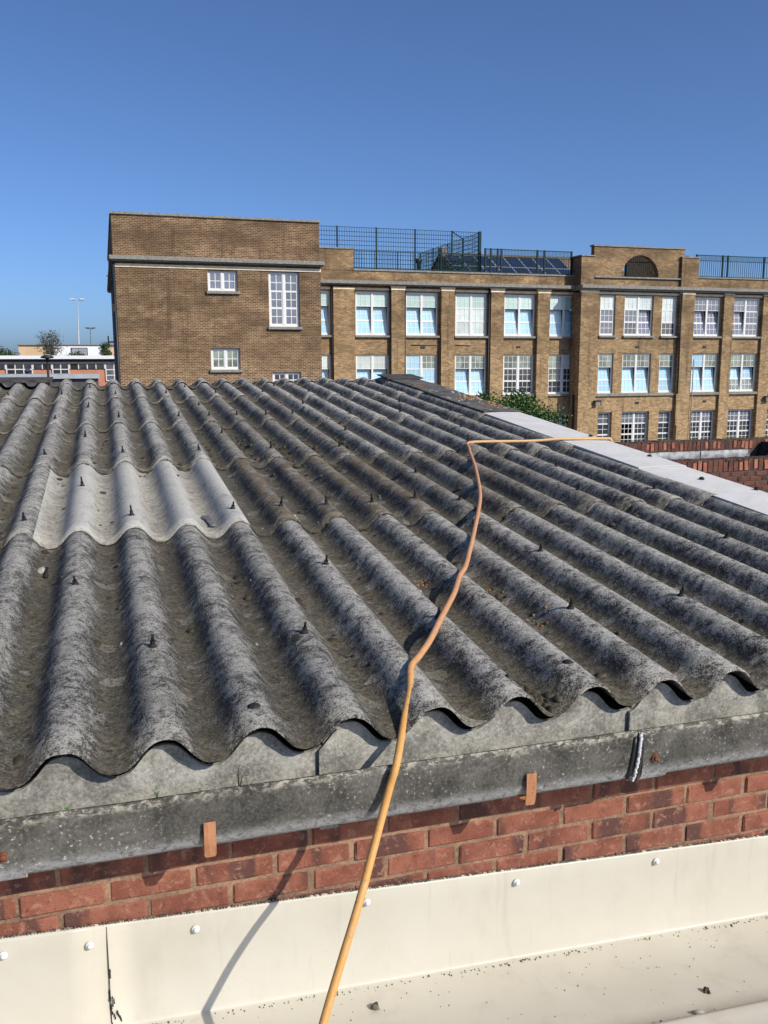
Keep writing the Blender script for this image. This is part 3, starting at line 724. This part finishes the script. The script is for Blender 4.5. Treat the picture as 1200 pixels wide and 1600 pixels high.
MB().box(1.04, 9.85, 37.965, 38.0-.002, 4.835, 4.975).build('string_course', 'stone_pale', sch)
for (a, b, c, d), lv, rw, gd, st in zip(bw, (2, 2, 2, 2), ((1.0,), B3, (1.0,), (.36, .64)), ((2, 2),)*4, (('g_lav',), ('g_lav',)*3, ('g_green',), ('g_dark', 'g_dark'))):
    window(a, b, c, d, 38.12, lv, rw, [st]*lv, gd, (), .09, .034)
m = MB(); m.tube([(.98, 37.95, 5.0), (.98, 37.95, -6)], .055, 8); m.tube([(.98, 40, 5.0), (.98, 40, -6)], .06, 8); m.box(.85, 1.0, 37.9, 38.05, 3.0, 3.3); m.build('downpipe', 'dark_metal', sch)
m = MB(); m.box(.62, 1.05, 38.2, 38.26, 1.72, 1.78); m.box(.60, .66, 38.2, 38.26, 1.55, 2.0); m.box(.68, 1.05, 38.2, 38.24, 4.45, 4.49); m.box(.72, 1.05, 38.2, 38.24, 4.30, 4.33); m.build('wall_bracket', 'dark_metal', sch)
# --- main wing
PX = [(12.67, 13.88), (16.04, 16.83), (19.05, 19.84), (22.14, 22.96), (25.16, 25.96)]
WX = [(10.60, 12.56), (14.0, 15.98), (16.96, 18.92), (20.0, 21.99), (23.09, 25.09), (26.05, 28.05)]
ops = []
for x0, x1 in WX: ops += [(x0, x1, 2.38, 4.80), (x0, x1, -1.06, 1.31), (x0, x1, -4.30, -2.28)]
m = MB(); wall_face(m, 9.84, 28.3, -6, 5.2, 47.22, ops, .20)
m.build('wing_wall', 'stock_brick', sch)
m = MB(); m.box(9.84, 28.3, 47.45, 62, 5.0, 5.09); m.box(9.84, 28.3, 48.9, 49, -6, 5); m.build('room_wall', 'interior', sch)
for x0, x1 in PX:
    MB().box(x0, x1, 46.98, 47.218, -6, 4.87 if x1-x0 < 1 else 4.86).build('pilaster', 'stock_brick', sch)
    if x1-x0 < 1:
        m = MB(); m.box(x0-.02, x1+.02, 46.94, 47.216, 4.873, 5.03); m.box(x0-.05, x1+.05, 46.90, 47.215, 5.033, 5.10); m.build('pilaster_cap', 'stone_pale', sch)
    else: MB().box(x0, x1+.02, 46.965, 47.216, 4.863, 4.98).build('pilaster_cap', 'stone_pale', sch)
for x0, x1 in WX: MB().box(x0-.02, x1+.10, 47.14, 47.218, 4.855, 4.985).build('lintel', 'stone_pale', sch)
m = MB(); m.box(9.86, 27.55, 46.70, 47.4, 5.16, 5.335); m.box(9.86, 27.55, 46.80, 47.4, 5.104, 5.157); m.build('cornice', 'stone', sch)
MB().box(9.86, 27.56, 47.04, 47.4, 5.338, 5.885).build('parapet', 'stock_brick', sch)
MB().box(13.84, 27.57, 46.98, 47.46, 5.888, 5.975).build('coping', 'stone', sch)
MB().box(9.86, 13.86, 47.02, 48.4, 5.888, 7.02).build('parapet_pier', 'stock_brick', sch)
MB().box(9.86, 13.90, 46.97, 48.45, 7.023, 7.095).build('coping', 'stone', sch)
for x, z1 in ((12.61, 7.05), (15.995, 5.1), (16.895, 4.8), (22.065, 5.1), (19.00, 1.6)): MB().tube([(x, 47.10, -6), (x, 47.10, z1)], .05, 8).build('downpipe', 'dark_metal', sch)
m = MB(); m.tube([(17.3, 47.17, 1.86), (19.0, 47.17, 1.86), (19.0, 47.17, -3)], .025, 6); m.build('conduit', 'stone', sch)
m = MB(); m.tube([(20.0, 47.17, 1.86), (21.0, 47.17, 1.86)], .025, 6); m.build('conduit', 'stone', sch)
upper = [('g_mint', 'g_blue', 'g_blue')]*2
st1 = [upper, upper, upper, [('g_mint', 'g_pale', 'g_pale')]*2, upper, upper]
op1 = [(0, 1), (0, 1), (0, 1), (), (0, 1), (0, 1)]
st2 = [[('g_pale', 'g_blue', 'g_blue')]*2, [('g_pale', 'g_blue', 'g_blue')]*2, [('g_blue', 'g_blue', 'g_blue'), ('g_green', 'g_blue', 'g_blue')], [('g_green', 'g_blue', 'g_blue')]*2,
       [('g_green', 'g_dark', 'g_dark')]*2, [('g_green', 'g_green', 'g_dark'), ('g_pale', 'g_dark', 'g_dark')]]
op2 = [(0, 1), (0, 1), (), (0, 1), (), ()]
for i, (x0, x1) in enumerate(WX):
    window(x0, x1, 2.38, 4.80, 47.31, 2, B3, st1[i], (3, 2), op1[i])
    window(x0, x1, -1.06, 1.31, 47.31, 2, B3, st2[i], (3, 2), op2[i])
    window(x0, x1, -4.30, -2.28, 47.31, 2, B3, [('g_dark',)*3]*2, (3, 2))
vent_me = MB().box(-.13, .13, -.03, .02, -.06, .06).mesh('vent', 'dark_metal')
for x, y, z in ((18.0, 47.22, 1.72), (24.05, 47.22, 1.75), (31.57, 46.3, 1.76), (36.44, 46.35, 1.77), (31.72, 46.3, -1.62), (36.66, 46.35, -1.61)):
    inst('vent', vent_me, sch, (x-20, y-47, z+6))
# --- right section
RW = [(28.93, 29.96, 1), (30.59, 32.59, 2), (33.21, 34.29, 1), (35.57, 37.51, 2), (38.39, 40.45, 2), (41.40, 43.40, 2)]
for y, xa, xb, sel in ((46.30, 28.72, 34.40, RW[:3]), (46.35, 35.4, 46, RW[3:])):
    ops = []
    for x0, x1, n in sel: ops += [(x0, x1, 2.43, 4.81), (x0, x1, -1.03, 1.37), (x0+.12, x1+.05, -4.30, -2.17)]
    m = MB(); wall_face(m, xa, xb, -6, 5.08, y, ops, .24); m.build('bay_wall', 'stock_brick', sch)
m = MB(); m.box(28.4, 46, 48.2, 48.3, -6, 5); m.box(28.4, 46, 46.62, 60, 5.0, 5.09); m.build('room_wall', 'interior', sch)
for x0, x1, y in ((27.55, 28.718, 46.14), (34.402, 35.398, 46.10), (37.62, 38.34, 46.18), (40.56, 41.32, 46.18)):
    MB().box(x0, x1, y, 47.3 if x0 < 35 else 46.345, -6, 4.93).build('pilaster', 'stock_brick', sch)
    MB().box(x0-.01, x1+.01, y-.03, 46.29, 4.933, 5.06).build('pilaster_cap', 'stone_pale', sch)
for x0, x1, y in ((28.73, 34.38, 46.30), (35.42, 37.60, 46.35), (38.36, 40.54, 46.35), (41.34, 43.6, 46.35)): MB().box(x0, x1, y-.07, y-.002, 4.86, 4.985).build('lintel', 'stone_pale', sch)
m = MB(); m.box(27.45, 46, 45.86, 47.3, 5.165, 5.345); m.box(27.5, 46, 45.98, 47.3, 5.064, 5.162); m.build('cornice', 'stone', sch)
m = MB(); m.box(28.72, 34.39, 46.18, 46.298, -1.20, -1.05); m.box(35.41, 46, 46.20, 46.348, -1.20, -1.05); m.build('sill_band', 'stone', sch)
stR1 = [[('g_pale', 'g_lav', 'g_lav')], [('g_pale', 'g_lav', 'g_dark'), ('g_pale', 'g_lav', 'g_lav')], [('g_pale', 'g_pale', 'g_dark')], [('g_lav', 'g_lav', 'g_lav')]*2, [('g_lav', 'g_lav', 'g_lav')]*2, [('g_lav',)*3]*2]
stR2 = [[('g_green', 'g_blue', 'g_blue')], [('g_green', 'g_blue', 'g_blue')]*2, [('g_green', 'g_blue', 'g_blue')], [('g_blue', 'g_blue', 'g_blue'), ('g_green', 'g_blue', 'g_blue')], [('g_green', 'g_blue', 'g_green')]*2, [('g_green',)*3]*2]
for i, (x0, x1, n) in enumerate(RW):
    y = 46.40 if i < 3 else 46.45
    window(x0, x1, 2.43, 4.81, y, n, B3, stR1[i], (3, 2), ((), (1,), (), (0, 1), (0,), ())[i])
    window(x0, x1, -1.03, 1.37, y, n, B3, stR2[i], (3, 2), ((0,), (0, 1), (0,), (0, 1), (0, 1), ())[i], sill=False)
    window(x0+.12, x1+.05, -4.30, -2.17, y+.10, n, (.33, .34, .33), [('g_lav', 'g_dark', 'g_dark')]*n if i != 1 else [('g_lav', None, None), ('g_lav', 'g_dark', 'g_dark')], (2 if n == 1 else 3, 2), sill=False)
# parapet of the right section with the half-round opening
MB().box(27.52, 28.39, 46.2, 47.5, 5.348, 7.0).build('parapet_pier', 'stock_brick', sch)
MB().box(27.46, 28.385, 46.14, 47.55, 7.003, 7.07).build('coping', 'stone', sch)
MB().box(34.36, 35.55, 46.12, 47.4, 5.348, 7.10).build('parapet_pier', 'stock_brick', sch)
MB().box(34.30, 35.60, 46.07, 47.45, 7.103, 7.175).build('coping', 'stone', sch)
MB().box(28.392, 34.358, 46.28, 46.9, 5.348, 5.80).build('parapet', 'stock_brick', sch)
MB().box(28.40, 34.35, 46.16, 46.95, 5.803, 5.885).build('ledge', 'stone', sch)
m = MB(); cx, cz, ra = 31.56, 5.889, 1.28; xa, xb, zt = 28.393, 34.62, 7.60; n = 20
for yy, fl_ in ((46.30, False), (46.66, True)):
    out_ = []; inn = []
    for i in range(n+1):
        a = math.pi*i/n; inn.append((cx+ra*math.cos(a), yy, cz+ra*math.sin(a)))
        dx, dz = math.cos(a), math.sin(a)
        t_ = min(((xb-cx)/dx if dx > 1e-6 else 1e9), ((xa-cx)/dx if dx < -1e-6 else 1e9), ((zt-cz)/dz if dz > 1e-6 else 1e9)); out_.append((cx+dx*t_, yy, cz+dz*t_))
    # corners
    pts = inn+out_; fs = []
    for i in range(n): fs.append((i, n+1+i, n+2+i, i+1))
    c1 = (xb, yy, zt); c2 = (xa, yy, zt); pts += [c1, c2]; k = len(pts)
    ia = max(i for i in range(n+1) if abs(out_[i][0]-xb) < 1e-6); ib = min(i for i in range(n+1) if abs(out_[i][0]-xa) < 1e-6)
    fs += [(n+1+ia, k-2, n+2+ia), (n+ib, k-1, n+1+ib)]
    if fl_: fs = [f[::-1] for f in fs]
    m.add(pts, fs)
arc = [(cx+ra*math.cos(math.pi*i/n), cz+ra*math.sin(math.pi*i/n)) for i in range(n+1)]
m.add([(x, y, z) for y in (46.30, 46.66) for x, z in arc], [(i, i+1, n+2+i, n+1+i) for i in range(n)])
m.add([(xa, 46.3, cz), (xa, 46.66, cz), (xa, 46.66, zt), (xa, 46.3, zt)], [(0, 1, 2, 3)]); m.add([(xb, 46.3, cz), (xb, 46.66, cz), (xb, 46.66, zt), (xb, 46.3, zt)], [(3, 2, 1, 0)])
m.build('arched_parapet', 'stock_brick', sch)
MB().box(28.33, 34.68, 46.24, 46.72, 7.603, 7.69).build('coping', 'stone', sch)
m = MB()
for i in range(n):
    a0, a1 = math.pi*i/n, math.pi*(i+.94)/n; r0, r1 = ra+.003, ra+.13
    vs = [(cx+r*math.cos(a), y, cz+r*math.sin(a)) for y in (46.285, 46.30) for r, a in ((r0, a0), (r1, a0), (r1, a1), (r0, a1))]
    m.add(vs, [(0, 1, 2, 3), (4, 7, 6, 5), (0, 4, 5, 1), (1, 5, 6, 2), (2, 6, 7, 3), (3, 7, 4, 0)])
m.build('arch_ring', 'stock_brick', sch)
MB().box(35.56, 46, 46.25, 46.7, 5.348, 5.93).build('parapet', 'stock_brick', sch)
MB().box(35.57, 46, 46.18, 46.76, 5.933, 6.01).build('coping', 'stone', sch)
MB().tube([(34.40, 46.02, 5.1), (34.40, 46.02, -1.1)], .045, 8).build('downpipe', 'dark_metal', sch)
MB().tube([(35.47, 46.02, 1), (35.47, 46.02, -6)], .035, 8).build('downpipe', 'stone', sch)
MB().tube([(27.48, 46.6, -1.1), (27.48, 46.6, -6)], .05, 8).build('downpipe', 'dark_metal', sch)
for x, z, w_ in ((28.80, -1.60, 'left of the ground floor windows'), (41.2, -1.50, 'at the far right edge')):
    m = MB(); m.box(x-.16, x+.16, 45.93, 46.13, z-.13, z+.10); m.build('wall_lamp', 'stone', sch)
    m = MB(); m.box(x-.19, x+.19, 45.90, 46.13, z+.102, z+.17); m.box(x+.162, x+.20, 45.92, 46.13, z-.13, z+.10); m.build('lamp_hood', 'dark_metal', sch)

# --- pitched roof behind the parapet with solar panels
pr_ = thing('rooftop_hut', (24, 52, 5.1), 'brown pitched rooftop building with gable behind the parapet fence', 'building')
m = MB(); poly = [(49.6, 5.1), (49.6, 5.75), (53, 7.66), (56.4, 5.75), (56.4, 5.1)]; m.prism(poly, 0, 21.25, 33.4); m.build('gable_body', 'tile', pr_)
m = MB(); m.prism([(49.4, 5.70), (49.4, 5.60), (53, 7.65), (56.6, 5.60), (56.6, 5.70), (53, 7.76)], 0, 21.15, 33.5); m.build('roof_slab', 'tile', pr_)
m = MB(); m.box(21.2, 21.55, 52.6, 53.4, 7.5, 8.05); m.build('chimney', 'stone', pr_)
sol = thing('solar_array', (24, 51, 6.3), 'dark blue solar panels in rows on the brown rooftop slope', 'solar panels')
th = math.atan2(2.05, 3.6); pm = MB(); pm.box(-.475, .475, -.005, .02, -.78, .78); 
pan_me = pm.mesh('solar_panel', 'solar'); fm = MB(); fm.box(-.5, .5, -.012, -.008+.02, .785, .81); fm.box(-.5, .5, -.012, .012, -.81, -.785); fm.box(-.5, -.478, -.012, .012, -.785, .785); fm.box(.478, .5, -.012, .012, -.785, .785)
fr_me = fm.mesh('panel_frame', 'grey_metal')
for r in range(2):
    for c in range(8):
        d = 1.15+r*1.64; o = inst('solar_panel', pan_me, sol, (21.75+c*1.02-24, 49.4+d*math.cos(th)-51-.10*math.sin(th), 5.70+d*math.sin(th)-6.3+.10*math.cos(th)), (-(math.pi/2-th), 0, 0))
        inst('panel_frame', fr_me, o, (0, 0, 0))
m = MB(); m.lathe([(.12, 6), (.12, 6.7), (.22, 6.75), (.22, 6.95), (.1, 7.0)], 18.7, 50, 10); tag(m.build('roof_vent', 'dark_metal'), 'dark capped roof vent behind the tall mesh fence', 'vent')

# --- rooftop fences
def bars_panel(m, x0, x1, y, z0, z1, step, w):
    n = max(1, int((x1-x0)/step))
    for i in range(n+1):
        x = x0+(x1-x0)*i/n; m.box(x-w/2, x+w/2, y-w/2, y+w/2, z0, z1)
    m.box(x0, x1, y-.02, y+.02, z1, z1+.04); m.box(x0, x1, y-.02, y+.02, z0-.035, z0)
mf = thing('tall_mesh_fence', (16, 47.3, 5.98), 'tall dark green mesh sports fence on the school roof beside left block', 'fence')
fx = [10.6, 13.1, 15.37, 17.67, 19.92, 21.64]; FZ = 8.28
for x in fx[1:]:
    MB().box(x-.04, x+.04, 47.62, 47.70, 5.1, FZ+.04).build('post', 'green_steel', mf)
for a, b in zip(fx, fx[1:]):
    m = MB(); n = int((b-a)/.14)
    for i in range(n): x = a+(b-a)*i/n; m.box(x-.008, x+.008, 47.652, 47.666, 5.2, FZ)
    for i in range(13): z = FZ-.24*i; m.box(a+.04, b-.04, 47.648, 47.672, z-.013, z+.013) if z > 5.3 else None
    tag(m.build('mesh_panel', 'green_steel', mf), kind='stuff')
ys = [47.7, 50.2, 52.8, 55.4, 58.0]
MB().box(21.56, 21.72, 47.58, 47.74, 5.1, FZ+.06).build('corner_post', 'green_steel', mf)
for y in ys[1:]: MB().box(21.60, 21.68, y-.04, y+.04, 5.1, FZ+.02).build('post', 'green_steel', mf)
for a, b in zip(ys, ys[1:]):
    m = MB(); n = int((b-a)/.14)
    for i in range(n): y = a+(b-a)*i/n; m.box(21.633, 21.647, y-.008, y+.008, 5.2, FZ)
    for i in range(13): z = FZ-.24*i; m.box(21.628, 21.652, a+.04, b-.04, z-.013, z+.013) if z > 5.3 else None
    tag(m.build('mesh_panel', 'green_steel', mf), kind='stuff')
m = MB(); m.tube([(19.92, 47.66, FZ), (21.64, 50.2, FZ-.05)], .03, 6); m.build('brace', 'green_steel', mf)
rl = thing('parapet_railing', (18, 47.25, 5.98), 'dark bar railing along the parapet in front of the tall mesh fence', 'railing')
for a, b in ((13.92, 16.5), (16.5, 19.1), (19.1, 21.6)):
    m = MB(); bars_panel(m, a, b, 47.25, 6.06, 6.95, .15, .022); tag(m.build('railing_bars', 'green_steel', rl), kind='stuff')
    MB().box(a-.03, a+.03, 47.22, 47.28, 5.98, 6.99).build('post', 'green_steel', rl)
def guard(name, y, xs, z0, zb, zt, label):
    t = thing(name, (xs[0], y, z0), label, 'railing')
    for a, b in zip(xs, xs[1:]):
        m = MB(); m.box(a+.02, b-.02, y-.025, y+.025, zt-.05, zt)
        bars_panel(m, a+.03, b-.03, y, z0+.07, zb, .15, .022); tag(m.build('railing_bars', 'green_steel', t), kind='stuff')
        m = MB(); n = int((b-a)/.09)
        for i in range(n): x = a+(b-a)*i/n; m.box(x-.009, x+.009, y+.01, y+.018, zb+.04, zt-.05)
        for i in range(5): z = zb+.04+(zt-.09-zb)*i/5; m.box(a, b, y+.018, y+.026, z-.005, z+.005)
        tag(m.build('mesh_infill', 'green_steel', t), kind='stuff')
    for x in xs: MB().box(x-.045, x+.045, y-.045, y+.045, z0-.002, zt+.02).build('post', 'green_steel', t)
guard('roof_guard_rail', 47.3, [21.85, 22.20, 22.64, 22.87, 25.19, 25.65, 27.45], 5.977, 6.90, 7.36, 'dark green guard rail in front of the solar panels')
guard('roof_guard_rail', 46.5, [35.64, 37.56, 37.94, 40.66, 41.1, 44], 6.012, 7.0, 7.36, 'dark green guard rail at far right beyond the arched parapet')
t = thing('arch_grille', (31.56, 46.75, 5.89), 'dark bars standing inside the half round parapet opening', 'grille'); m = MB()
for i in range(18):
    x = 30.32+i*.146; h = math.sqrt(max(0, ra*ra-(x-cx)**2)); m.box(x-.011, x+.011, 46.74, 46.76, 5.889, 5.889+max(.02, h-.02))
m.build('railing_bars', 'green_steel', t); MB().box(30.3, 32.84, 46.73, 46.77, 6.80, 6.84).build('top_rail', 'green_steel', t)
m = MB(); m.box(32.3, 36.9, 49, 49.2, 5.1, 7.6); tag(m.build('plant_room', 'bark_dark'), 'brown boarded rooftop plant room seen through the half round opening', 'building')

# ------------------------------------------------------------------ brick parapets to the right of the roof
def parapet(name, y, xa, xb, zt, soldier_h, courses, label, moss, sw=.072):
    t = thing(name, (xa, y, zt-1.5), label, 'wall')
    MB().box(xa, xb, y+.008, y+.30, -6, zt-.006).build('mortar', 'mortar_dark', t)
    sv_ = [brick_mesh(sw-.009, soldier_h, .32, 40+i, 'brick_old', .004) for i in range(3)]
    n = int((xb-xa)/sw)
    face = [brick_mesh((sw-.016)*random.uniform(.8, 1), soldier_h*random.uniform(.55, .85), .012, 60+i, 'brick_face', .003) for i in range(3)]
    for i in range(n):
        x = xa+(i+.5)*sw
        b = inst('brick', random.choice(sv_), t, (x-xa+random.uniform(-.003, .003), .16+random.uniform(-.006, .006), 1.5-soldier_h/2+random.uniform(-.005, .004)), (0, random.uniform(-.03, .03), 0))
        if random.random() < .45: inst('spalled_face', random.choice(face), b, (random.uniform(-.004, .004), -.160, random.uniform(-.02, .02)), (0, random.uniform(-.15, .15), 0))
    sb = [brick_mesh(.2, .060, .1, 80+i, 'brick_old', .004) for i in range(4)]
    for r in range(courses):
        z = 1.5-soldier_h-.012-.035-r*.07
        for i in range(int((xb-xa)/.209)):
            inst('brick', random.choice(sb), t, ((i+.5+.5*(r % 2))*.209, .05+random.uniform(-.004, .004), z), (0, random.uniform(-.01, .01), random.choice((0, math.pi))))
    m = MB()
    for i in range(moss):
        x = xa+random.random()*(xb-xa)
        q = random.uniform(.008, .028); lump(m, (x, y+random.uniform(-.005, .28), zt-.004), q*1.4, q, q*.55)
    tag(m.build('moss', 'moss', t), kind='stuff')
    return t
parapet('near_parapet', 8.5, 5.2, 11.5, -.51, .165, 6, 'near red brick parapet with spalled brick on edge coping', 260, .085)
t = parapet('far_parapet', 11.3, 5.2, 14.5, -.52, .165, 0, 'farther red brick parapet with mossy brick on edge top above lead strip', 700, .085)
m = MB()
for i in range(900):
    x = random.uniform(9.5, 14.4); 
    if noise.noise((x*2.2, 0, 0)) < -.1+.25*(12-x)/3: continue
    y = 11.3+random.uniform(.02, .28); h = random.uniform(.02, .06); d = random.uniform(-.02, .02)
    m.add([(x-.003, y, -.525), (x+.003, y, -.525), (x+d, y-.01, -.52+h)], [(0, 1, 2)])
tag(m.build('grass', 'leaf_far', t), kind='stuff')
m = MB(); xs = [5.2+i*1.02 for i in range(7)]
for a, b in zip(xs, xs[1:]):
    m2 = MB(); vs = []
    for i in range(9):
        x = a+(b-a)*i/8
        for yy, z in ((11.292, -.695), (11.278, -.702), (11.272+noise.noise((x*8, 1, 1))*.006, -.80), (11.25, -.95)): vs.append((x, yy, z+noise.noise((x*4, 0, 0))*.005))
    m2.add(vs, [(i*4+j, i*4+j+1, i*4+j+5, i*4+j+4) for i in range(8) for j in range(3)], True); m2.box(b-.006, b+.006, 11.262, 11.29, -.95, -.697)
    m2.build('lead_sheet', 'lead', t)
m = MB(); m.prism([(11.56, -.56), (12.6, -.56), (12.6, -1.1), (11.38, -1.1)], 1, 10.6, 11.27); m.build('dark_wedge', 'felt', t)  # near-black wedge beside the lead sheets
fr_ = MB().box(5.2, 14.5, 8.8, 11.26, -1.1, -.98).build('flat_roof', 'felt'); tag(fr_, 'dark felt flat roof between the two red brick parapets', 'roof')
cb = thing('cable', (14, 20, -1.5), 'thin dark cable sagging in front of the school ground floor', 'cable')
MB().tube([(10+q*.8, 20, -1.10-.20*math.sin(math.pi*q/16)-.010*q) for q in range(17)], .007, 5).build('wire', 'dark_metal', cb)
MB().tube([(15.95, 20, -6), (15.95, 20, -.93)], .02, 6).build('pole', 'dark_metal', cb)

# ------------------------------------------------------------------ vegetation
def foliage(m, c, rx, ry, rz, n, s, clumps=40, gap=.25, up_=.2):
    cs_ = []
    for i in range(clumps):
        d = Vector((random.gauss(0, 1), random.gauss(0, 1), random.gauss(0, 1))).normalized()*random.uniform(.25, 1)**.6
        cs_.append(Vector((c[0]+d.x*rx, c[1]+d.y*ry, c[2]+d.z*rz)))
    for i in range(n):
        q = random.choice(cs_); sp = gap*(rx+rz)*.5
        p = q+Vector((random.gauss(0, sp), random.gauss(0, sp), random.gauss(0, sp*.8)))
        d = Vector((random.gauss(0, 1), random.gauss(0, 1), random.gauss(up_, 1))).normalized(); e = d.cross(Vector((random.random(), random.random(), random.random()))).normalized()
        l = s*random.uniform(.6, 1.3)
        m.add([p, p+d*l*.5+e*l*.28, p+d*l, p+d*l*.5-e*l*.28], [(0, 1, 2, 3)])
    return cs_
def tree(name, base, c, rx, ry, rz, n, s, mat, label, cat='tree', tr=.08, clumps=40, gap=.22, twigs=True):
    t = thing(name, base, label, cat); m = MB(); cl = foliage(m, c, rx, ry, rz, n, s, clumps, gap)
    m.build('crown', mat, t); b = MB(); b.tube([base, ((base[0]+c[0])/2, c[1], (base[2]+c[2])/2), c], [tr, tr*.8, tr*.4], 8)
    for q in cl if twigs else cl[:8]:
        a = Vector(base).lerp(Vector(c), random.uniform(.55, .98)); b.tube([a, a.lerp(q, .5)+Vector((0, 0, .05*rz)), q], [tr*.28, tr*.18, tr*.07], 5)
    b.build('trunk', 'bark', t)
tree('leafy_shrub', (13.2, 25.6, -6), (13.75, 25.6, -1.30), 1.75, 1.1, 1.02, 15000, .095, 'leaf', 'dense green elder shrub in front of the school beyond the roof verge', 'shrub', .09, 80, .16)
tree('leafy_shrub', (12.3, 25, -6), (12.15, 25, -1.0), .8, .6, .80, 3600, .09, 'leaf', 'sparser shrub sprays at the left of the green elder', 'shrub', .05, 40, .17)
tree('tall_far_tree', (-4.5, 95, -6), (-4.5, 95, 2.8), 1.25, 1.2, 1.55, 1500, .16, 'leaf_grey', 'thin grey green tree rising above the white roofed low building', 'tree', .10, 90, .16)
tree('far_bush', (-9.0, 95, -6), (-9.3, 95, 1.5), 1.5, 1, .75, 2200, .2, 'leaf_far', 'round green bush at the far left edge above white roof', 'bush', .1, 30, .25, False)
tree('far_bush', (-1.7, 95, -6), (-2.2, 95, 1.5), 1.1, .8, .45, 1500, .17, 'leaf_far', 'low green bush in front of the pale distant building', 'bush', .1, 30, .22, False)
tree('far_bush', (.8, 95, -6), (.75, 95, 2.2), .45, .4, .9, 1300, .18, 'leaf_far', 'narrow young tree close to the school block wall', 'tree', .06, 30, .25, False)

# ------------------------------------------------------------------ low modern building and things at the far left
mod = thing('modern_building', (-4, 70, -6), 'low modern building with white roof edge, charcoal band and orange panels', 'building')
MB().box(-30, 14, 70, 84, -6, 1.15).build('wall', 'orange', mod)
MB().box(-30.3, 14.3, 69.6, 84.4, 1.19, 1.44).build('roof_fascia', 'white_cap', mod)
MB().box(-30.1, 14.1, 69.85, 70-.003, .815, 1.188).build('band', 'charcoal', mod)
def mwin(x0, x1, z0, z1, nx, nz, frame=True):
    m = MB(); f = .07
    for i in range(nx+1): x = x0+(x1-x0)*i/nx; m.box(x-f/2, x+f/2, 69.90, 69.995, z0, z1)
    if frame:
        for j in range(nz+1): z = z0+(z1-z0)*j/nz; m.box(x0, x1, 69.905, 69.99, z-f/2, z+f/2)
    o = m.build('window', 'white', mod)
    for i in range(nx):
        for j in range(nz):
            xa, xb = x0+(x1-x0)*i/nx+f/2, x0+(x1-x0)*(i+1)/nx-f/2; za, zb = z0+(z1-z0)*j/nz+f/2*frame, z0+(z1-z0)*(j+1)/nz-f/2*frame
            MB().box(xa, xb, 69.93, 69.996, za, zb).build('pane', random.choice(('g_dark', 'g_dark', 'interior')) if x0 < .4 else 'g_lav', o)
mwin(-6.44, -4.68, .06, .81, 3, 2); mwin(-3.24, -2.11, .04, .81, 2, 2); mwin(.56, 1.75, -.45, .80, 2, 3)
mwin(-10, -6.52, .45, .81, 4, 1, False); mwin(-4.60, -3.32, .45, .81, 2, 1, False); mwin(-2.03, .48, .45, .81, 4, 1, False)
wk = thing('covered_walkway', (-2, 34, -6), 'pale grey flat walkway roof below the orange panels', 'canopy')
MB().box(-14, .205, 34, 36, .291, .46).build('roof_edge', 'grey_metal', wk)
MB().box(-14, .15, 34.15, 35.9, -1.2, .288).build('infill', 'charcoal', wk)
for x in (-6, -2.6, 0): MB().box(x-.05, x+.05, 34.05, 34.13, -6, .286).build('post', 'dark_metal', wk)
far = thing('distant_building', (-3, 110, -6), 'distant beige and white block beyond the trees at left', 'building')
MB().box(-8.8, 8, 110, 125, -6, 2.95).build('wall', 'beige', far)
MB().box(-8.95, 8.2, 109.8, 125.2, 2.955, 3.06).build('roof_edge', 'stone', far)
MB().box(-5.1, .3, 109.93, 109.997, -6, 2.85).build('white_panel', 'white_cap', far)
w_ = MB().box(-3.1, -1.25, 109.86, 109.925, .5, 2.68).build('window', 'charcoal', far); MB().box(-3.0, -1.35, 109.83, 109.857, .6, 2.58).build('pane', simple('louvre', (.30, .31, .34), .5, .4), w_)
def mast(x, y, z, heads, label, lm, s=1.0):
    t = thing('floodlight_mast', (x, y, -6), label, 'floodlight', 'floodlight masts')
    MB().tube([(x-.35, y, -6), (x, y, z)], [.12*s, .055*s], 8).build('pole', 'grey_metal' if s >= 1 else 'charcoal', t)
    m = MB(); m.box(x-.7*s, x+.7*s, y-.04, y+.04, z-.04, z+.04); m.build('cross_arm', lm, t)
    for hx in heads:
        m = MB(); m.prism([(y-.35, z+.02), (y-.30, z+.20*s), (y+.35, z+.30*s), (y+.40, z+.06)], 0, x+hx-.26*s, x+hx+.26*s); m.build('lamp_head', lm, t)
mast(-2.17, 115, 8.45, (-.55, .55), 'tall grey floodlight mast with two lamp heads above the white roof', 'grey_metal')
mast(-1.25, 150, 6.3, (-.62, -.3, .3, .62), 'shorter dark floodlight mast with four small heads beside the tall mast', 'charcoal', .75)
lp = thing('street_lamp', (-1.29, 28, -6), 'black column lamp with flat disc head just behind the roof ridge', 'street lamp')
MB().tube([(-1.29, 28, -6), (-1.29, 28, 1.0)], [.07, .035], 10).build('column', 'dark_metal', lp)
m = MB(); m.lathe([(.04, .90), (.05, 1.0), (.19, 1.02), (.20, 1.06), (.12, 1.10), (.02, 1.12)], -1.29, 28, 16); m.build('lamp_head', 'dark_metal', lp)
MB().lathe([(.12, 1.112), (.06, 1.128), (.02, 1.13)], -1.27, 28, 10).build('sensor', 'grey_metal', lp)
l2 = thing('bollard_light', (-3.09, 44, -6), 'small dark wall lamp standing in front of the walkway roof', 'lamp')
MB().tube([(-3.09, 44, -6), (-3.09, 44, .50)], .03, 8).build('column', 'dark_metal', l2)
m = MB(); m.lathe([(.04, .48), (.16, .50), (.10, .60), (.02, .62)], -3.07, 44, 10); m.build('lamp_head', 'grey_metal', l2)
